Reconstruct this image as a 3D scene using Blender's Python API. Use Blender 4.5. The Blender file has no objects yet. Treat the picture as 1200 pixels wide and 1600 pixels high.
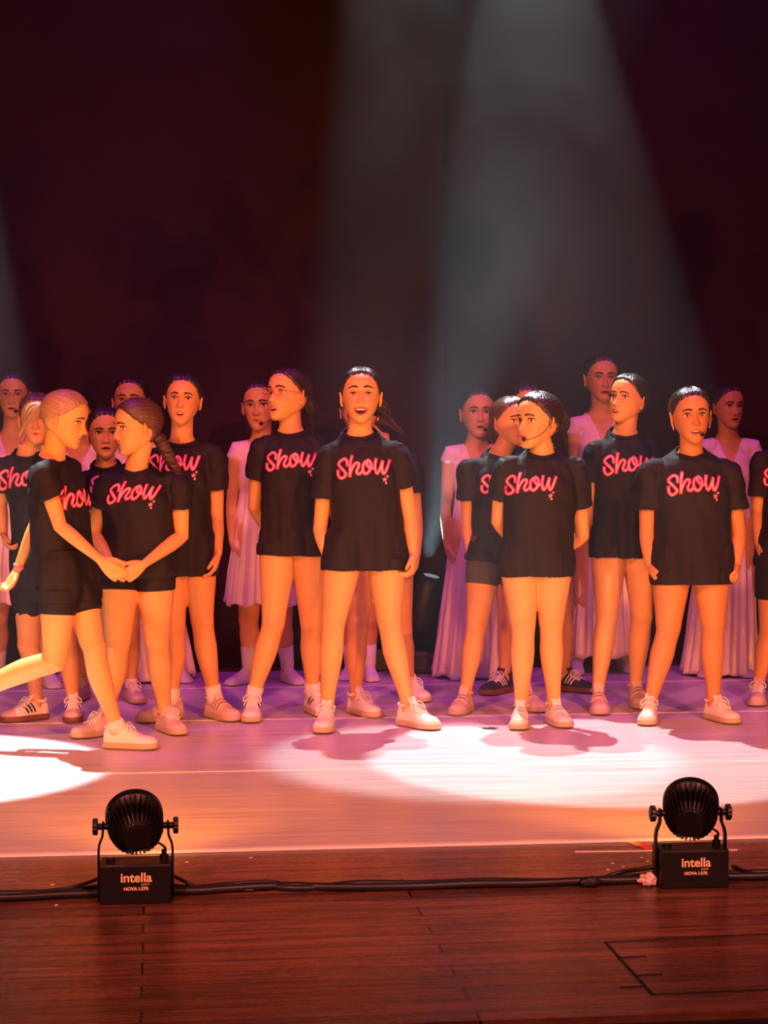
import bpy, bmesh, math, random
import numpy as np
from math import sin, cos, pi, radians, sqrt, atan2
from mathutils import Vector, Matrix, noise
from mathutils.bvhtree import BVHTree

random.seed(7)
S = bpy.context.scene
COL = S.collection

# ------------------------------------------------------------------ camera
F = 3000.0                      # focal length in pixels of the 1200x1600 frame
CAMH = 1.2
PITCH = math.atan(110.0 / F)    # looking slightly down
cam_d = bpy.data.cameras.new('camera')
cam = bpy.data.objects.new('camera', cam_d)
COL.objects.link(cam)
cam_d.sensor_fit = 'VERTICAL'
cam_d.sensor_height = 24.0
cam_d.lens = 24.0 * F / 1600.0
cam_d.clip_end = 60
cam.location = (0, 0, CAMH)
cam.rotation_euler = (pi / 2 - PITCH, 0, 0)
S.camera = cam

S.view_settings.view_transform = 'Standard'
S.view_settings.look = 'None'
S.view_settings.exposure = 0.0
S.view_settings.gamma = 1.0
S.view_settings.use_curve_mapping = False

def ray(px, py):
    x = (px - 600) / F
    y = -(py - 800) / F
    d = Vector((x, cos(PITCH) + y * sin(PITCH), -sin(PITCH) + y * cos(PITCH)))
    return d
def P(px, py, depth):
    d = ray(px, py)
    return Vector((0, 0, CAMH)) + d * (depth / d.y)
def floor_at(px, py, z=0.0):
    d = ray(px, py)
    return Vector((0, 0, CAMH)) + d * ((z - CAMH) / d.z)

YAW = math.atan(0.118)          # the stage is turned this much against the camera
RX = Vector((cos(YAW), sin(YAW), 0))    # along the stage front, to the right
RY = Vector((-sin(YAW), cos(YAW), 0))   # upstage
O0 = floor_at(600, 1322)        # on the vinyl's front edge
def st(u, v, z=0.0):
    return Vector((O0.x, O0.y, 0)) + RX * u + RY * v + Vector((0, 0, z))
def vof(px, py):
    p = floor_at(px, py) - Vector((O0.x, O0.y, 0))
    return p.dot(RY)

# ------------------------------------------------------------------ world and lights
W = bpy.data.worlds.new('World')
S.world = W
W.use_nodes = True
W.node_tree.nodes['Background'].inputs[0].default_value = (0.40, 0.13, 0.10, 1)
W.node_tree.nodes['Background'].inputs[1].default_value = 0.010

def spot(name, loc, target, energy, color, angle, blend=0.2, size=0.05):
    l = bpy.data.lights.new(name, 'SPOT')
    l.energy = energy
    l.color = color
    l.spot_size = radians(angle)
    l.spot_blend = blend
    l.shadow_soft_size = size
    o = bpy.data.objects.new(name, l)
    COL.objects.link(o)
    o.location = loc
    o.rotation_euler = (Vector(target) - Vector(loc)).to_track_quat('-Z', 'Y').to_euler()
    return o
def area(name, loc, target, energy, color, sx, sy):
    l = bpy.data.lights.new(name, 'AREA')
    l.shape = 'RECTANGLE'
    l.size = sx; l.size_y = sy
    l.energy = energy
    l.color = color
    o = bpy.data.objects.new(name, l)
    COL.objects.link(o)
    o.location = loc
    o.rotation_euler = (Vector(target) - Vector(loc)).to_track_quat('-Z', 'Y').to_euler()
    return o

AMBER = (1.0, 0.275, 0.008)
# footlights: the row of small LED cans along the stage front (two of them are in the picture)
FOOT = []
for u in (-2.25, -0.67, 0.86, 2.35):
    FOOT.append(st(u, -0.40, 0.20))
for i, p in enumerate(FOOT):
    spot('footlight_beam', p + RY * 0.05, p + RY * 3.0 + Vector((0, 0, 0.95)), 165, AMBER, 100, 1.0, 0.05)
# high front wash, pink red
spot('front_wash', (-3.0, -1.0, 5.2), (0, 7.3, 0.0), 2700, (1.0, 0.255, 0.20), 36, 0.8, 0.2)
spot('front_wash', (3.0, -1.0, 5.2), (0, 7.3, 0.0), 2700, (1.0, 0.255, 0.20), 36, 0.8, 0.2)
# magenta / violet top light over the back of the stage
spot('top_wash', (-1.6, 8.7, 4.9), (-1.0, 9.0, 0), 150, (0.50, 0.03, 1.0), 62, 0.8, 0.15)
spot('top_wash', (1.6, 8.9, 4.9), (1.0, 9.0, 0), 150, (0.50, 0.03, 1.0), 62, 0.8, 0.15)
spot('top_wash', (-1.5, 6.3, 5.0), (-1.0, 8.8, 0.8), 190, (1.0, 0.06, 0.55), 50, 0.8, 0.15)
spot('top_wash', (1.5, 6.5, 5.0), (1.0, 9.0, 0.8), 190, (1.0, 0.06, 0.55), 50, 0.8, 0.15)
# profile spots from upstage: hard white pools in front of the singers
BACKW = (0.86, 0.96, 0.97)
spot('profile_spot', P(800, -440, 10.0), floor_at(930, 1178), 1550, BACKW, 18.5, 0.15, 0.03)
spot('profile_spot', P(-150, -420, 8.5), floor_at(-170, 1198), 2600, BACKW, 20.5, 0.12, 0.03)
spot('profile_spot', P(590, -560, 10.0), floor_at(735, 1180), 1350, BACKW, 16.5, 0.35, 0.05)
# moving head standing on the floor behind, beam going up
spot('moving_head_beam', P(668, 872, 9.75), P(760, 430, 9.2), 900, (0.55, 0.85, 1.0), 24, 0.7, 0.04)

# ------------------------------------------------------------------ materials
def mat(name, color, rough=0.6, metal=0.0, spec=0.5, emit=None, estr=0.0, coat=0.0, sheen=0.0):
    m = bpy.data.materials.new(name)
    m.use_nodes = True
    b = m.node_tree.nodes['Principled BSDF']
    b.inputs['Base Color'].default_value = (*color, 1)
    b.inputs['Roughness'].default_value = rough
    b.inputs['Metallic'].default_value = metal
    b.inputs['Specular IOR Level'].default_value = spec
    if coat: b.inputs['Coat Weight'].default_value = coat
    if sheen: b.inputs['Sheen Weight'].default_value = sheen
    if emit:
        b.inputs['Emission Color'].default_value = (*emit, 1)
        b.inputs['Emission Strength'].default_value = estr
    return m
def N(m, t, **kw):
    n = m.node_tree.nodes.new(t)
    for k, v in kw.items(): setattr(n, k, v)
    return n
def LK(m, a, b): m.node_tree.links.new(a, b)
def bump_noise(m, scale, strength, stretch=(1, 1, 1), dist=0.002, detail=4, colvar=None, coord='Object'):
    b = m.node_tree.nodes['Principled BSDF']
    tc = N(m, 'ShaderNodeTexCoord')
    mp = N(m, 'ShaderNodeMapping'); mp.inputs['Scale'].default_value = stretch
    nz = N(m, 'ShaderNodeTexNoise'); nz.inputs['Scale'].default_value = scale; nz.inputs['Detail'].default_value = detail
    bp = N(m, 'ShaderNodeBump'); bp.inputs['Strength'].default_value = strength; bp.inputs['Distance'].default_value = dist
    LK(m, tc.outputs[coord], mp.inputs[0]); LK(m, mp.outputs[0], nz.inputs['Vector'])
    LK(m, nz.outputs[0], bp.inputs['Height']); LK(m, bp.outputs[0], b.inputs['Normal'])
    if colvar:
        r = N(m, 'ShaderNodeValToRGB')
        r.color_ramp.elements[0].position = 0.3; r.color_ramp.elements[1].position = 0.7
        r.color_ramp.elements[0].color = (*colvar[0], 1); r.color_ramp.elements[1].color = (*colvar[1], 1)
        LK(m, nz.outputs[0], r.inputs[0]); LK(m, r.outputs[0], b.inputs['Base Color'])
    return m

def skin_material(name, base):
    m = mat(name, base, 0.48, spec=0.4)
    b = m.node_tree.nodes['Principled BSDF']
    at = N(m, 'ShaderNodeAttribute'); at.attribute_name = 'feature'
    sp = N(m, 'ShaderNodeSeparateColor'); LK(m, at.outputs['Color'], sp.inputs[0])
    nz = N(m, 'ShaderNodeTexNoise'); nz.inputs['Scale'].default_value = 9; nz.inputs['Detail'].default_value = 3
    tc = N(m, 'ShaderNodeTexCoord'); LK(m, tc.outputs['Object'], nz.inputs['Vector'])
    mx = N(m, 'ShaderNodeMix', data_type='RGBA'); 
    mx.inputs['A'].default_value = (*[c * 0.86 for c in base], 1)
    mx.inputs['B'].default_value = (*[min(1, c * 1.1) for c in base], 1)
    LK(m, nz.outputs[0], mx.inputs['Factor'])
    l = N(m, 'ShaderNodeMix', data_type='RGBA'); LK(m, sp.outputs[0], l.inputs['Factor'])
    LK(m, mx.outputs['Result'], l.inputs['A']); l.inputs['B'].default_value = (0.50, 0.09, 0.08, 1)
    k = N(m, 'ShaderNodeMix', data_type='RGBA'); LK(m, sp.outputs[1], k.inputs['Factor'])
    LK(m, l.outputs['Result'], k.inputs['A']); k.inputs['B'].default_value = (0.10, 0.012, 0.01, 1)
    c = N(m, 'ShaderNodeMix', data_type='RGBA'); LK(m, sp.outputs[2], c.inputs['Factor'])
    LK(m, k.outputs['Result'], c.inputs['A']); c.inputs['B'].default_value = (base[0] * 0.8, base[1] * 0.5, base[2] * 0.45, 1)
    LK(m, c.outputs['Result'], b.inputs['Base Color'])
    return m
SKIN = [skin_material('skin_fair', (0.70, 0.385, 0.12)), skin_material('skin_tan', (0.58, 0.265, 0.08)), skin_material('skin_mid', (0.66, 0.33, 0.11))]

def hair_material(name, c0, c1):
    m = mat(name, c0, 0.32, spec=0.6)
    b = m.node_tree.nodes['Principled BSDF']
    at = N(m, 'ShaderNodeAttribute'); at.attribute_name = 'strand'
    nz = N(m, 'ShaderNodeTexNoise', noise_dimensions='2D'); nz.inputs['Scale'].default_value = 1.0; nz.inputs['Detail'].default_value = 3
    LK(m, at.outputs['Vector'], nz.inputs['Vector'])
    r = N(m, 'ShaderNodeMix', data_type='RGBA'); r.inputs['A'].default_value = (*c0, 1); r.inputs['B'].default_value = (*c1, 1)
    LK(m, nz.outputs[0], r.inputs['Factor']); LK(m, r.outputs['Result'], b.inputs['Base Color'])
    bp = N(m, 'ShaderNodeBump'); bp.inputs['Strength'].default_value = 1.0; bp.inputs['Distance'].default_value = 0.0035
    LK(m, nz.outputs[0], bp.inputs['Height']); LK(m, bp.outputs[0], b.inputs['Normal'])
    return m
HAIR = {'dark': hair_material('hair_dark_brown', (0.007, 0.004, 0.003), (0.045, 0.022, 0.013)),
        'brown': hair_material('hair_brown', (0.03, 0.013, 0.007), (0.13, 0.06, 0.03)),
        'blonde': hair_material('hair_blonde', (0.16, 0.08, 0.035), (0.52, 0.33, 0.16))}

M_TEE = bump_noise(mat('black_cotton_jersey', (0.010, 0.008, 0.009), 0.75, spec=0.3), 260, 0.25, dist=0.001)
M_GREY = bump_noise(mat('dark_grey_jersey', (0.05, 0.045, 0.045), 0.8), 260, 0.25, dist=0.001)
M_PINK = mat('pink_print', (1.0, 0.34, 0.50), 0.5)
M_RED = mat('red_print_outline', (0.62, 0.004, 0.03), 0.5)
M_SATIN = bump_noise(mat('pale_pink_satin', (0.86, 0.70, 0.60), 0.30, spec=0.6), 14, 0.5, (1, 1, 0.35), 0.012, 3)
M_BODICE = bump_noise(mat('pale_pink_jersey', (0.80, 0.55, 0.58), 0.7), 200, 0.2, dist=0.001)
M_SOCK = bump_noise(mat('white_sock_knit', (0.72, 0.68, 0.62), 0.85), 300, 0.4, dist=0.001)
M_SHOEW = bump_noise(mat('white_leather', (0.80, 0.76, 0.66), 0.5), 60, 0.15, dist=0.001)
M_SHOEB = bump_noise(mat('blush_suede', (0.66, 0.48, 0.42), 0.8), 160, 0.3, dist=0.001)
M_SHOEK = bump_noise(mat('black_suede', (0.03, 0.025, 0.03), 0.7), 160, 0.3, dist=0.001)
M_SOLEW = mat('cream_rubber', (0.52, 0.40, 0.26), 0.55)
M_SOLEG = mat('gum_rubber', (0.20, 0.07, 0.03), 0.5)
M_LACE = mat('lace_cotton', (0.82, 0.78, 0.70), 0.8)
M_STRIPE = mat('black_stripe', (0.015, 0.012, 0.012), 0.5)
M_DARK = mat('black_plastic', (0.012, 0.011, 0.011), 0.42)
M_FOAM = mat('black_foam', (0.01, 0.009, 0.009), 0.95)
M_EYEW = mat('eye_white', (0.75, 0.72, 0.68), 0.2)
M_IRIS = mat('eye_iris', (0.035, 0.015, 0.008), 0.15)
M_LASH = mat('lash', (0.012, 0.006, 0.005), 0.7)
M_BROW = mat('brow_hair', (0.045, 0.018, 0.010), 0.8)
M_TEETH = mat('teeth', (0.85, 0.80, 0.72), 0.3)
M_METAL = mat('silver', (0.8, 0.8, 0.8), 0.25, 1.0)
M_CORD = mat('pink_wristband', (0.8, 0.15, 0.3), 0.6)

# ------------------------------------------------------------------ mesh helpers
class MB:
    """collects closed shells; each one a vertex block and faces"""
    def __init__(s): s.v = []; s.f = []; s.n = 0; s.mi = []; s.feat = []
    def add(s, V, Fc, mi=0, feat=None):
        V = np.asarray(V, dtype=float).reshape(-1, 3)
        s.v.append(V)
        s.f += [tuple(i + s.n for i in f) for f in Fc]
        s.mi += [mi] * len(Fc)
        s.feat.append(feat if feat is not None else np.zeros((len(V), 3)))
        s.n += len(V)
        return s
    def mesh(s, name='m'):
        me = bpy.data.meshes.new(name)
        V = np.concatenate(s.v) if s.v else np.zeros((0, 3))
        me.from_pydata(V.tolist(), [], s.f)
        return me

def link(name, me, mats, parent=None, origin=None, smooth=True, world=True):
    o = bpy.data.objects.new(name, me)
    COL.objects.link(o)
    for m in (mats if isinstance(mats, (list, tuple)) else [mats]): me.materials.append(m)
    if smooth and len(me.polygons): me.polygons.foreach_set('use_smooth', [True] * len(me.polygons))
    if parent is not None: o.parent = parent
    if world and origin is not None and len(me.vertices):
        me.transform(Matrix.Translation(-Vector(origin)))
        if parent is None: o.location = origin
    me.update()
    return o

def build(name, mb, mats, parent=None, origin=None, smooth=True):
    me = mb.mesh(name)
    o = link(name, me, mats, parent, origin, smooth)
    if any(mb.mi): me.polygons.foreach_set('material_index', mb.mi)
    return o

def grid_faces(r, c, wrap=True):
    f = []
    for i in range(r - 1):
        for j in range(c if wrap else c - 1):
            a = i * c + j; b = i * c + (j + 1) % c
            f.append((a, b, b + c, a + c))
    return f
def loft(rings, cap=True):
    """rings: list of (n,3); closed ends by fans"""
    n = len(rings[0]); R = len(rings)
    V = np.concatenate(rings)
    f = grid_faces(R, n)
    if cap:
        V = np.concatenate([V, [np.mean(rings[0], axis=0)], [np.mean(rings[-1], axis=0)]])
        a = R * n
        for j in range(n):
            k = (j + 1) % n
            f.append((a, k, j))
            f.append((a + 1, (R - 1) * n + j, (R - 1) * n + k))
    return V, f
def ring(c, ax, ay, ra, rb, n=20, p=1.0):
    t = np.arange(n) * 2 * pi / n
    ct, s_ = np.cos(t), np.sin(t)
    if p != 1.0:
        ct = np.sign(ct) * np.abs(ct) ** p; s_ = np.sign(s_) * np.abs(s_) ** p
    return np.array(c)[None] + np.outer(ct * ra, np.array(ax)) + np.outer(s_ * rb, np.array(ay))
def V3(a): return Vector(tuple(float(q) for q in a))
def tube(pts, rad, n=12, side=None, dome=True):
    """pts list of Vector; rad list of r or (ra, rb) with ra along side axis"""
    pts = [Vector(p) for p in pts]
    rings = []
    prev = Vector(side) if side is not None else None
    m = len(pts)
    for i in range(m):
        d = (pts[min(i + 1, m - 1)] - pts[max(i - 1, 0)]).normalized()
        if prev is None:
            prev = d.orthogonal()
        sx = (prev - d * prev.dot(d))
        sx = sx.normalized() if sx.length > 1e-5 else d.orthogonal().normalized()
        sy = d.cross(sx)
        r = rad[i] if isinstance(rad, list) else rad
        ra, rb = r if isinstance(r, (tuple, list)) else (r, r)
        if dome and i == 0:
            rings.append(ring(pts[0] - d * min(ra, rb) * .6, sx, sy, ra * .6, rb * .6, n))
        rings.append(ring(pts[i], sx, sy, ra, rb, n))
        if dome and i == m - 1:
            rings.append(ring(pts[i] + d * min(ra, rb) * .6, sx, sy, ra * .6, rb * .6, n))
            rings.append(ring(pts[i] + d * min(ra, rb) * .95, sx, sy, ra * .15, rb * .15, n))
        prev = sx
    return loft(rings)
def smoothpath(pts, k=6):
    """catmull-rom through points (tuples of any size)"""
    A = np.array([list(p) for p in pts], dtype=float)
    A = np.vstack([2 * A[0] - A[1], A, 2 * A[-1] - A[-2]])
    out = []
    for i in range(1, len(A) - 2):
        for j in range(k):
            t = j / k
            out.append(.5 * ((2 * A[i]) + (-A[i - 1] + A[i + 1]) * t + (2 * A[i - 1] - 5 * A[i] + 4 * A[i + 1] - A[i + 2]) * t * t + (-A[i - 1] + 3 * A[i] - 3 * A[i + 1] + A[i + 2]) * t ** 3))
    out.append(A[-2])
    return np.array(out)
def ellipsoid(c, r, n=24, m=16, R=None):
    rings = []
    for i in range(1, m):
        t = pi * i / m
        a = np.arange(n) * 2 * pi / n
        rings.append(np.stack([r[0] * sin(t) * np.cos(a), r[1] * sin(t) * np.sin(a), np.full(n, -r[2] * cos(t))], 1))
    V, f = loft(rings)
    if R is not None: V = V @ np.array(R).T
    return V + np.array(c), f
def box(c, s, ax=None):
    ax = ax or (Vector((1, 0, 0)), Vector((0, 1, 0)), Vector((0, 0, 1)))
    V = []
    for k in (-1, 1):
        for j in (-1, 1):
            for i in (-1, 1):
                V.append(Vector(c) + ax[0] * (i * s[0] / 2) + ax[1] * (j * s[1] / 2) + ax[2] * (k * s[2] / 2))
    return np.array([list(v) for v in V]), [(0, 2, 3, 1), (4, 5, 7, 6), (0, 1, 5, 4), (2, 6, 7, 3), (0, 4, 6, 2), (1, 3, 7, 5)]
def cyl(a, b, r, n=24):
    a, b = Vector(a), Vector(b)
    d = (b - a).normalized(); x = d.orthogonal().normalized(); y = d.cross(x)
    return loft([ring(a, x, y, r, r, n), ring(b, x, y, r, r, n)])
def bevel(o, w=0.003, seg=2):
    m = o.modifiers.new('bevel', 'BEVEL'); m.width = w; m.segments = seg; m.limit_method = 'ANGLE'
    return o
def sharp_smooth(o):
    me = o.data
    me.polygons.foreach_set('use_smooth', [True] * len(me.polygons))
    if hasattr(me, 'set_sharp_from_angle'): me.set_sharp_from_angle(angle=radians(35))
    return o

def voxel(mb, size, smooth_it=4, fac=0.5):
    me = mb.mesh('tmp')
    o = bpy.data.objects.new('tmp', me)
    COL.objects.link(o)
    r = o.modifiers.new('r', 'REMESH'); r.mode = 'VOXEL'; r.voxel_size = size
    if smooth_it:
        s = o.modifiers.new('s', 'SMOOTH'); s.factor = fac; s.iterations = smooth_it
    dg = bpy.context.evaluated_depsgraph_get(); dg.update()
    out = bpy.data.meshes.new_from_object(o.evaluated_get(dg))
    bpy.data.objects.remove(o); bpy.data.meshes.remove(me)
    n = len(out.vertices)
    V = np.empty(n * 3); out.vertices.foreach_get('co', V); V = V.reshape(-1, 3)
    Nn = np.empty(n * 3); out.vertices.foreach_get('normal', Nn); Nn = Nn.reshape(-1, 3)
    nf = len(out.polygons)
    if nf and len(out.loops) == nf * 4:
        L = np.empty(nf * 4, dtype=np.int32); out.loops.foreach_get('vertex_index', L)
        Fc = L.reshape(-1, 4).tolist()
    else:
        Fc = [list(p.vertices) for p in out.polygons]
    bpy.data.meshes.remove(out)
    return V, Fc, Nn

def sm(a, b, x):
    t = np.clip((x - a) / (b - a), 0, 1)
    return t * t * (3 - 2 * t)
def g(x, s): return np.exp(-(x / s) ** 2)

# ------------------------------------------------------------------ head
HZ =  [0.000, .006, .015, .030, .045, .060, .080, .095, .110, .130, .150, .170, .185, .198, .208, .2135, .215]
HW =  [0.010, .022, .032, .043, .051, .057, .0625, .0655, .0675, .0695, .0695, .066, .059, .047, .031, .015, .004]
HF =  [.064, .072, .0755, .0765, .0785, .080, .0795, .0785, .0785, .083, .0825, .077, .067, .051, .031, .013, .002]
HB =  [.040, .028, .010, -.018, -.040, -.058, -.077, -.087, -.093, -.098, -.097, -.090, -.079, -.063, -.042, -.022, -.008]
NPH = 150
_t = np.linspace(-pi, pi, NPH, endpoint=False)
PHI = _t - 0.58 * np.sin(_t)
_zz = np.concatenate([np.linspace(0, .02, 9)[:-1], np.linspace(.02, .132, 76)[:-1], np.linspace(.132, .2, 20)[:-1], np.linspace(.2, .215, 10)])

def head_grid(mo=0.0, mw=0.019, smile=0.0, width=1.0):
    Z = _zz[:, None] * np.ones((1, NPH))
    ph = PHI[None, :] * np.ones((len(_zz), 1))
    def it(a): return np.interp(_zz, HZ, a)[:, None]
    w = it(HW) * width; f = it(HF); b = it(HB)
    c = (f * .35 + b * .65)
    s_, c_ = np.sin(ph), np.cos(ph)
    X = w * np.sign(s_) * np.abs(s_) ** .86
    Y = np.where(c_ > 0, c + (f - c) * np.abs(c_) ** .80, c - (c - b) * np.abs(c_) ** .95)
    front = sm(0.0, .5, c_)
    ax = np.abs(X)
    d = np.zeros_like(X)
    # brow, sockets, cheeks, chin
    d += .0030 * g(Z - .127, .009) * g(ax - .024, .028)
    d -= .0100 * g(Z - .110, .0105) * g(ax - .031, .017)
    d -= .0035 * g(Z - .112, .016) * g(ax - .012, .008)
    d += .0035 * g(Z - .083, .013) * g(ax - .038, .016)
    d += .0035 * g(Z - .012, .011) * g(X, .015)
    d -= .0025 * g(Z - .028, .006) * g(X, .018)
    # nose
    tz = np.clip((.121 - Z) / (.121 - .073), 0, 1)
    ridge = (.003 + .0175 * tz ** 1.35) * sm(.0595, .070, Z) * (1 - sm(.118, .128, Z))
    d += ridge * g(X, .0068 + .0042 * tz)
    d += .0075 * g(Z - .0715, .0062) * g(ax - .0118, .0055)
    d -= .0035 * g(Z - .064, .003) * g(ax - .006, .0035)
    # mouth
    zc = .0445 - mo * .75 + smile * .35 * (X / .02) ** 2 * 0 + smile * (ax / .02) ** 2 * .003
    h = mo + .0012
    e = np.sqrt((X / mw) ** 2 + ((Z - zc) / h) ** 2) + 1e-6
    rr = np.sqrt(X ** 2 + (Z - zc) ** 2) + 1e-6
    dist = (e - 1) * rr / e
    lipb = g(dist - .0032, .0036)
    mask_f = front
    d += .0042 * lipb * g(X, mw * 1.05)
    inside = sm(1.02, .72, e) if mo > .001 else g(Z - zc, .0012) * (ax < mw)
    d -= (.016 if mo > .001 else .0018) * inside
    d += .002 * g(Z - .056, .006) * g(X, .02)
    Yn = Y + d * front
    feat = np.zeros(X.shape + (3,))
    feat[..., 0] = sm(.0075, .0045, dist) * front * .85
    feat[..., 1] = (sm(1.05, .85, e) * front if mo > .001 else g(Z - zc, .0011) * (ax < mw) * front * .7)
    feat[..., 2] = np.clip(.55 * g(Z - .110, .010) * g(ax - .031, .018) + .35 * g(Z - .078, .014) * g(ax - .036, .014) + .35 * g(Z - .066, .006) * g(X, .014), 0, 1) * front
    G = np.stack([X, Yn, Z], -1)
    # open mouths drop the jaw
    if mo > .002:
        k = sm(.05, .012, Z) * (c_ > -.2)
        G[..., 2] -= k * mo * .55
    return G, feat

def headmat(p, G):
    hx, crown, chin = p['head'][:3]
    yaw, pit, rol = [radians(a) for a in p['head'][3:6]]
    d = p['D'] + p.get('hdy', -0.01)
    up = Vector((0, 0, 1)); fw = Vector((sin(yaw), -cos(yaw), 0))
    right = fw.cross(up)
    fw2 = fw * cos(pit) + up * sin(pit); up2 = up * cos(pit) - fw * sin(pit)
    Rr = Matrix.Rotation(rol, 3, fw2)
    up2 = Rr @ up2; right = Rr @ right
    A = np.array([list(right), list(fw2), list(up2)])
    Wd = G.reshape(-1, 3) @ A
    chinmask = (G.reshape(-1, 3)[:, 2] < .03) & (G.reshape(-1, 3)[:, 1] > .035)
    z0 = Wd[chinmask, 2].min(); z1 = Wd[:, 2].max() + .007
    zc_, zk = P(hx, crown, d).z, P(hx, chin, d).z
    k = (zc_ - zk) / (z1 - z0)
    ears = np.array([[s_ * .078, -.012, .1] for s_ in (-1, 1)]) @ A
    x0 = min(Wd[:, 0].min(), ears[:, 0].min()); x1 = max(Wd[:, 0].max(), ears[:, 0].max())
    c = P(hx, (crown + chin) / 2, d)
    M = Matrix.Identity(4)
    for i in range(3):
        M[i][0] = right[i] * k; M[i][1] = fw2[i] * k; M[i][2] = up2[i] * k
    M[0][3] = c.x - k * (x0 + x1) / 2
    M[1][3] = d
    M[2][3] = zk - z0 * k
    return M, k
def xf(M, V):
    V = np.asarray(V).reshape(-1, 3)
    A = np.array(M)
    return V @ A[:3, :3].T + A[:3, 3]

HL_PHI = [0, 25, 45, 62, 78, 92, 108, 125, 150, 180]
HL_Z = [.186, .180, .164, .140, .117, .100, .082, .060, .045, .040]

def make_head(p, person, base, mb_body, M):
    mo, mw, smile, eo = p.get('mo', 0), p.get('mw', .019), p.get('smile', 0), p.get('eye', 1.0)
    G, feat = p['grid']
    r, c = G.shape[:2]
    V, f = loft([G[i] for i in range(r)])
    fe = np.concatenate([feat.reshape(-1, 3), np.zeros((2, 3))])
    mb_body.add(xf(M, V), [tuple(reversed(q)) for q in f], 0, fe)
    # ears
    for sx in (-1, 1):
        wE = .0665 * p.get('hwid', 1.0)
        ctr = np.array([sx * (wE + .001), -.012, .098])
        R = Matrix.Rotation(radians(-sx * 30), 3, 'Z') @ Matrix.Rotation(radians(12), 3, 'X')
        Ve, fe_ = ellipsoid((0, 0, 0), (.0036, .0140, .0245), 20, 14)
        Ve[:, 0] *= 1.0
        Ve = Ve @ np.array(R).T + ctr + np.array([sx * .004, 0, 0])
        mb_body.add(xf(M, Ve), fe_)
        arc = []
        for q in range(15):
            a = radians(-60 + q * 21)
            arc.append(Vector((0, .0148 * cos(a + pi / 2 + .2) * -1, .0238 * sin(a + .3))))
        arc = [R @ a + Vector(ctr) + Vector((sx * .007, 0, 0)) for a in arc]
        Vt, ft = tube(arc, .0032, 8)
        mb_body.add(xf(M, Vt), ft)
        lob, lf = ellipsoid((ctr[0] + sx * .004, ctr[1] + .006, ctr[2] - .023), (.004, .006, .007), 12, 8)
        mb_body.add(xf(M, lob), lf)
    # lookups on the face
    FG = G.reshape(-1, 3); FG = FG[FG[:, 1] > .01]
    def fy(x, z): return FG[np.argmin((FG[:, 0] - x) ** 2 + (FG[:, 2] - z) ** 2)][1]
    # eyes
    for sx in (-1, 1):
        ex, ez = sx * .0305, .1085
        y0 = fy(ex, ez)
        mbx = MB()
        Ve, fv = ellipsoid((0, 0, 0), (.0135, .0085, .0075 * eo), 32, 22)
        Ve[:, 1] -= .25 * Ve[:, 0] ** 2 / .0135
        gx = p.get('gaze', 0) * .004
        cen = [np.mean(Ve[list(q)], axis=0) for q in fv]
        mi = [1 if (cc[1] > 0 and (cc[0] - gx) ** 2 + (cc[2] - .0005) ** 2 < .0058 ** 2) else 0 for cc in cen]
        mbx.add(xf(M, Ve + np.array([ex, y0 - .0042, ez])), fv); mbx.mi = mi
        e = build('eye', mbx, [M_EYEW, M_IRIS], person, base)
        if eo > .8:
            e.data.name = 'eye'
        # lids / lashes and brow belong to the eye region
        lid = []
        for q in range(11):
            a = pi * q / 10
            x = ex + .0142 * cos(a); z = ez + .0076 * eo * sin(a) + .0004
            lid.append(Vector((x, fy(x, z) + .0008 + .0022 * sin(a), z)))
        mbl = MB(); Vt, ft = tube(lid, [.0009 + .0012 * sin(pi * q / 10) for q in range(11)], 6); mbl.add(xf(M, Vt), ft)
        build('eyelash', mbl, M_LASH, person, base)
        br = []
        bl = p.get('brow', 0)
        for q in range(11):
            t = q / 10
            x = sx * (.0125 + .034 * t); z = .1235 + .0072 * sin(pi * (.15 + .75 * t)) + bl
            br.append(Vector((x, fy(x, z) + .0006, z)))
        mbl = MB(); Vt, ft = tube(br, [(.0018, .0042 * (1 - .6 * abs(q / 10 - .25))) for q in range(11)], 8, side=(0, 1, 0)); mbl.add(xf(M, Vt), ft)
        build('eyebrow', mbl, p.get('browmat', M_BROW), person, base)
    if mo > .003:
        mbt = MB()
        zt = .0445 - mo * .75 + mo * .62
        arc = [Vector((x, fy(x * 1.0, .056) - .007 - 12 * x * x, zt)) for x in np.linspace(-mw * .72, mw * .72, 9)]
        Vt, ft = tube(arc, (.0025, .0030), 8, side=(0, 1, 0)); mbt.add(xf(M, Vt), ft)
        build('teeth', mbt, M_TEETH, person, base)
    # hair cap
    ph = np.degrees(np.abs(PHI)); hb = np.interp(ph, HL_PHI, HL_Z)
    hl = G[..., 2] - hb[None, :] + .0015 * np.sin(PHI * 23)[None, :]
    cen = np.array([0, -.01, .112])
    Dv = G - cen; Dn = Dv / np.linalg.norm(Dv, axis=-1, keepdims=True)
    off = -.003 + (.0045 + p.get('hairt', .0055)) * sm(-.004, .010, hl) + .0025 * sm(.01, .05, hl) + .0006 * np.sin(PHI * 41)[None, :] * sm(0, .02, hl)
    H = G + Dn * off[..., None]
    H[..., 2] += .002 * sm(0, .03, hl)
    part = p.get('part', 0)
    keep = hl > -.006
    idx = -np.ones(keep.shape, dtype=int); idx[keep] = np.arange(keep.sum())
    Vh = H[keep]
    fh = []
    for i in range(r - 1):
        for j in range(c):
            k = (j + 1) % c
            q = (idx[i, j], idx[i, k], idx[i + 1, k], idx[i + 1, j])
            if min(q) >= 0: fh.append(q)
    Vh = np.vstack([Vh, [H[-1].mean(axis=0)]])
    for j in range(c):
        fh.append((idx[-1, j], idx[-1, (j + 1) % c], len(Vh) - 1))
    # strand direction: azimuth about the axis towards the bun
    bd = p.get('bundir', (0, -.85, .45)); bdv = Vector(bd).normalized()
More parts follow.
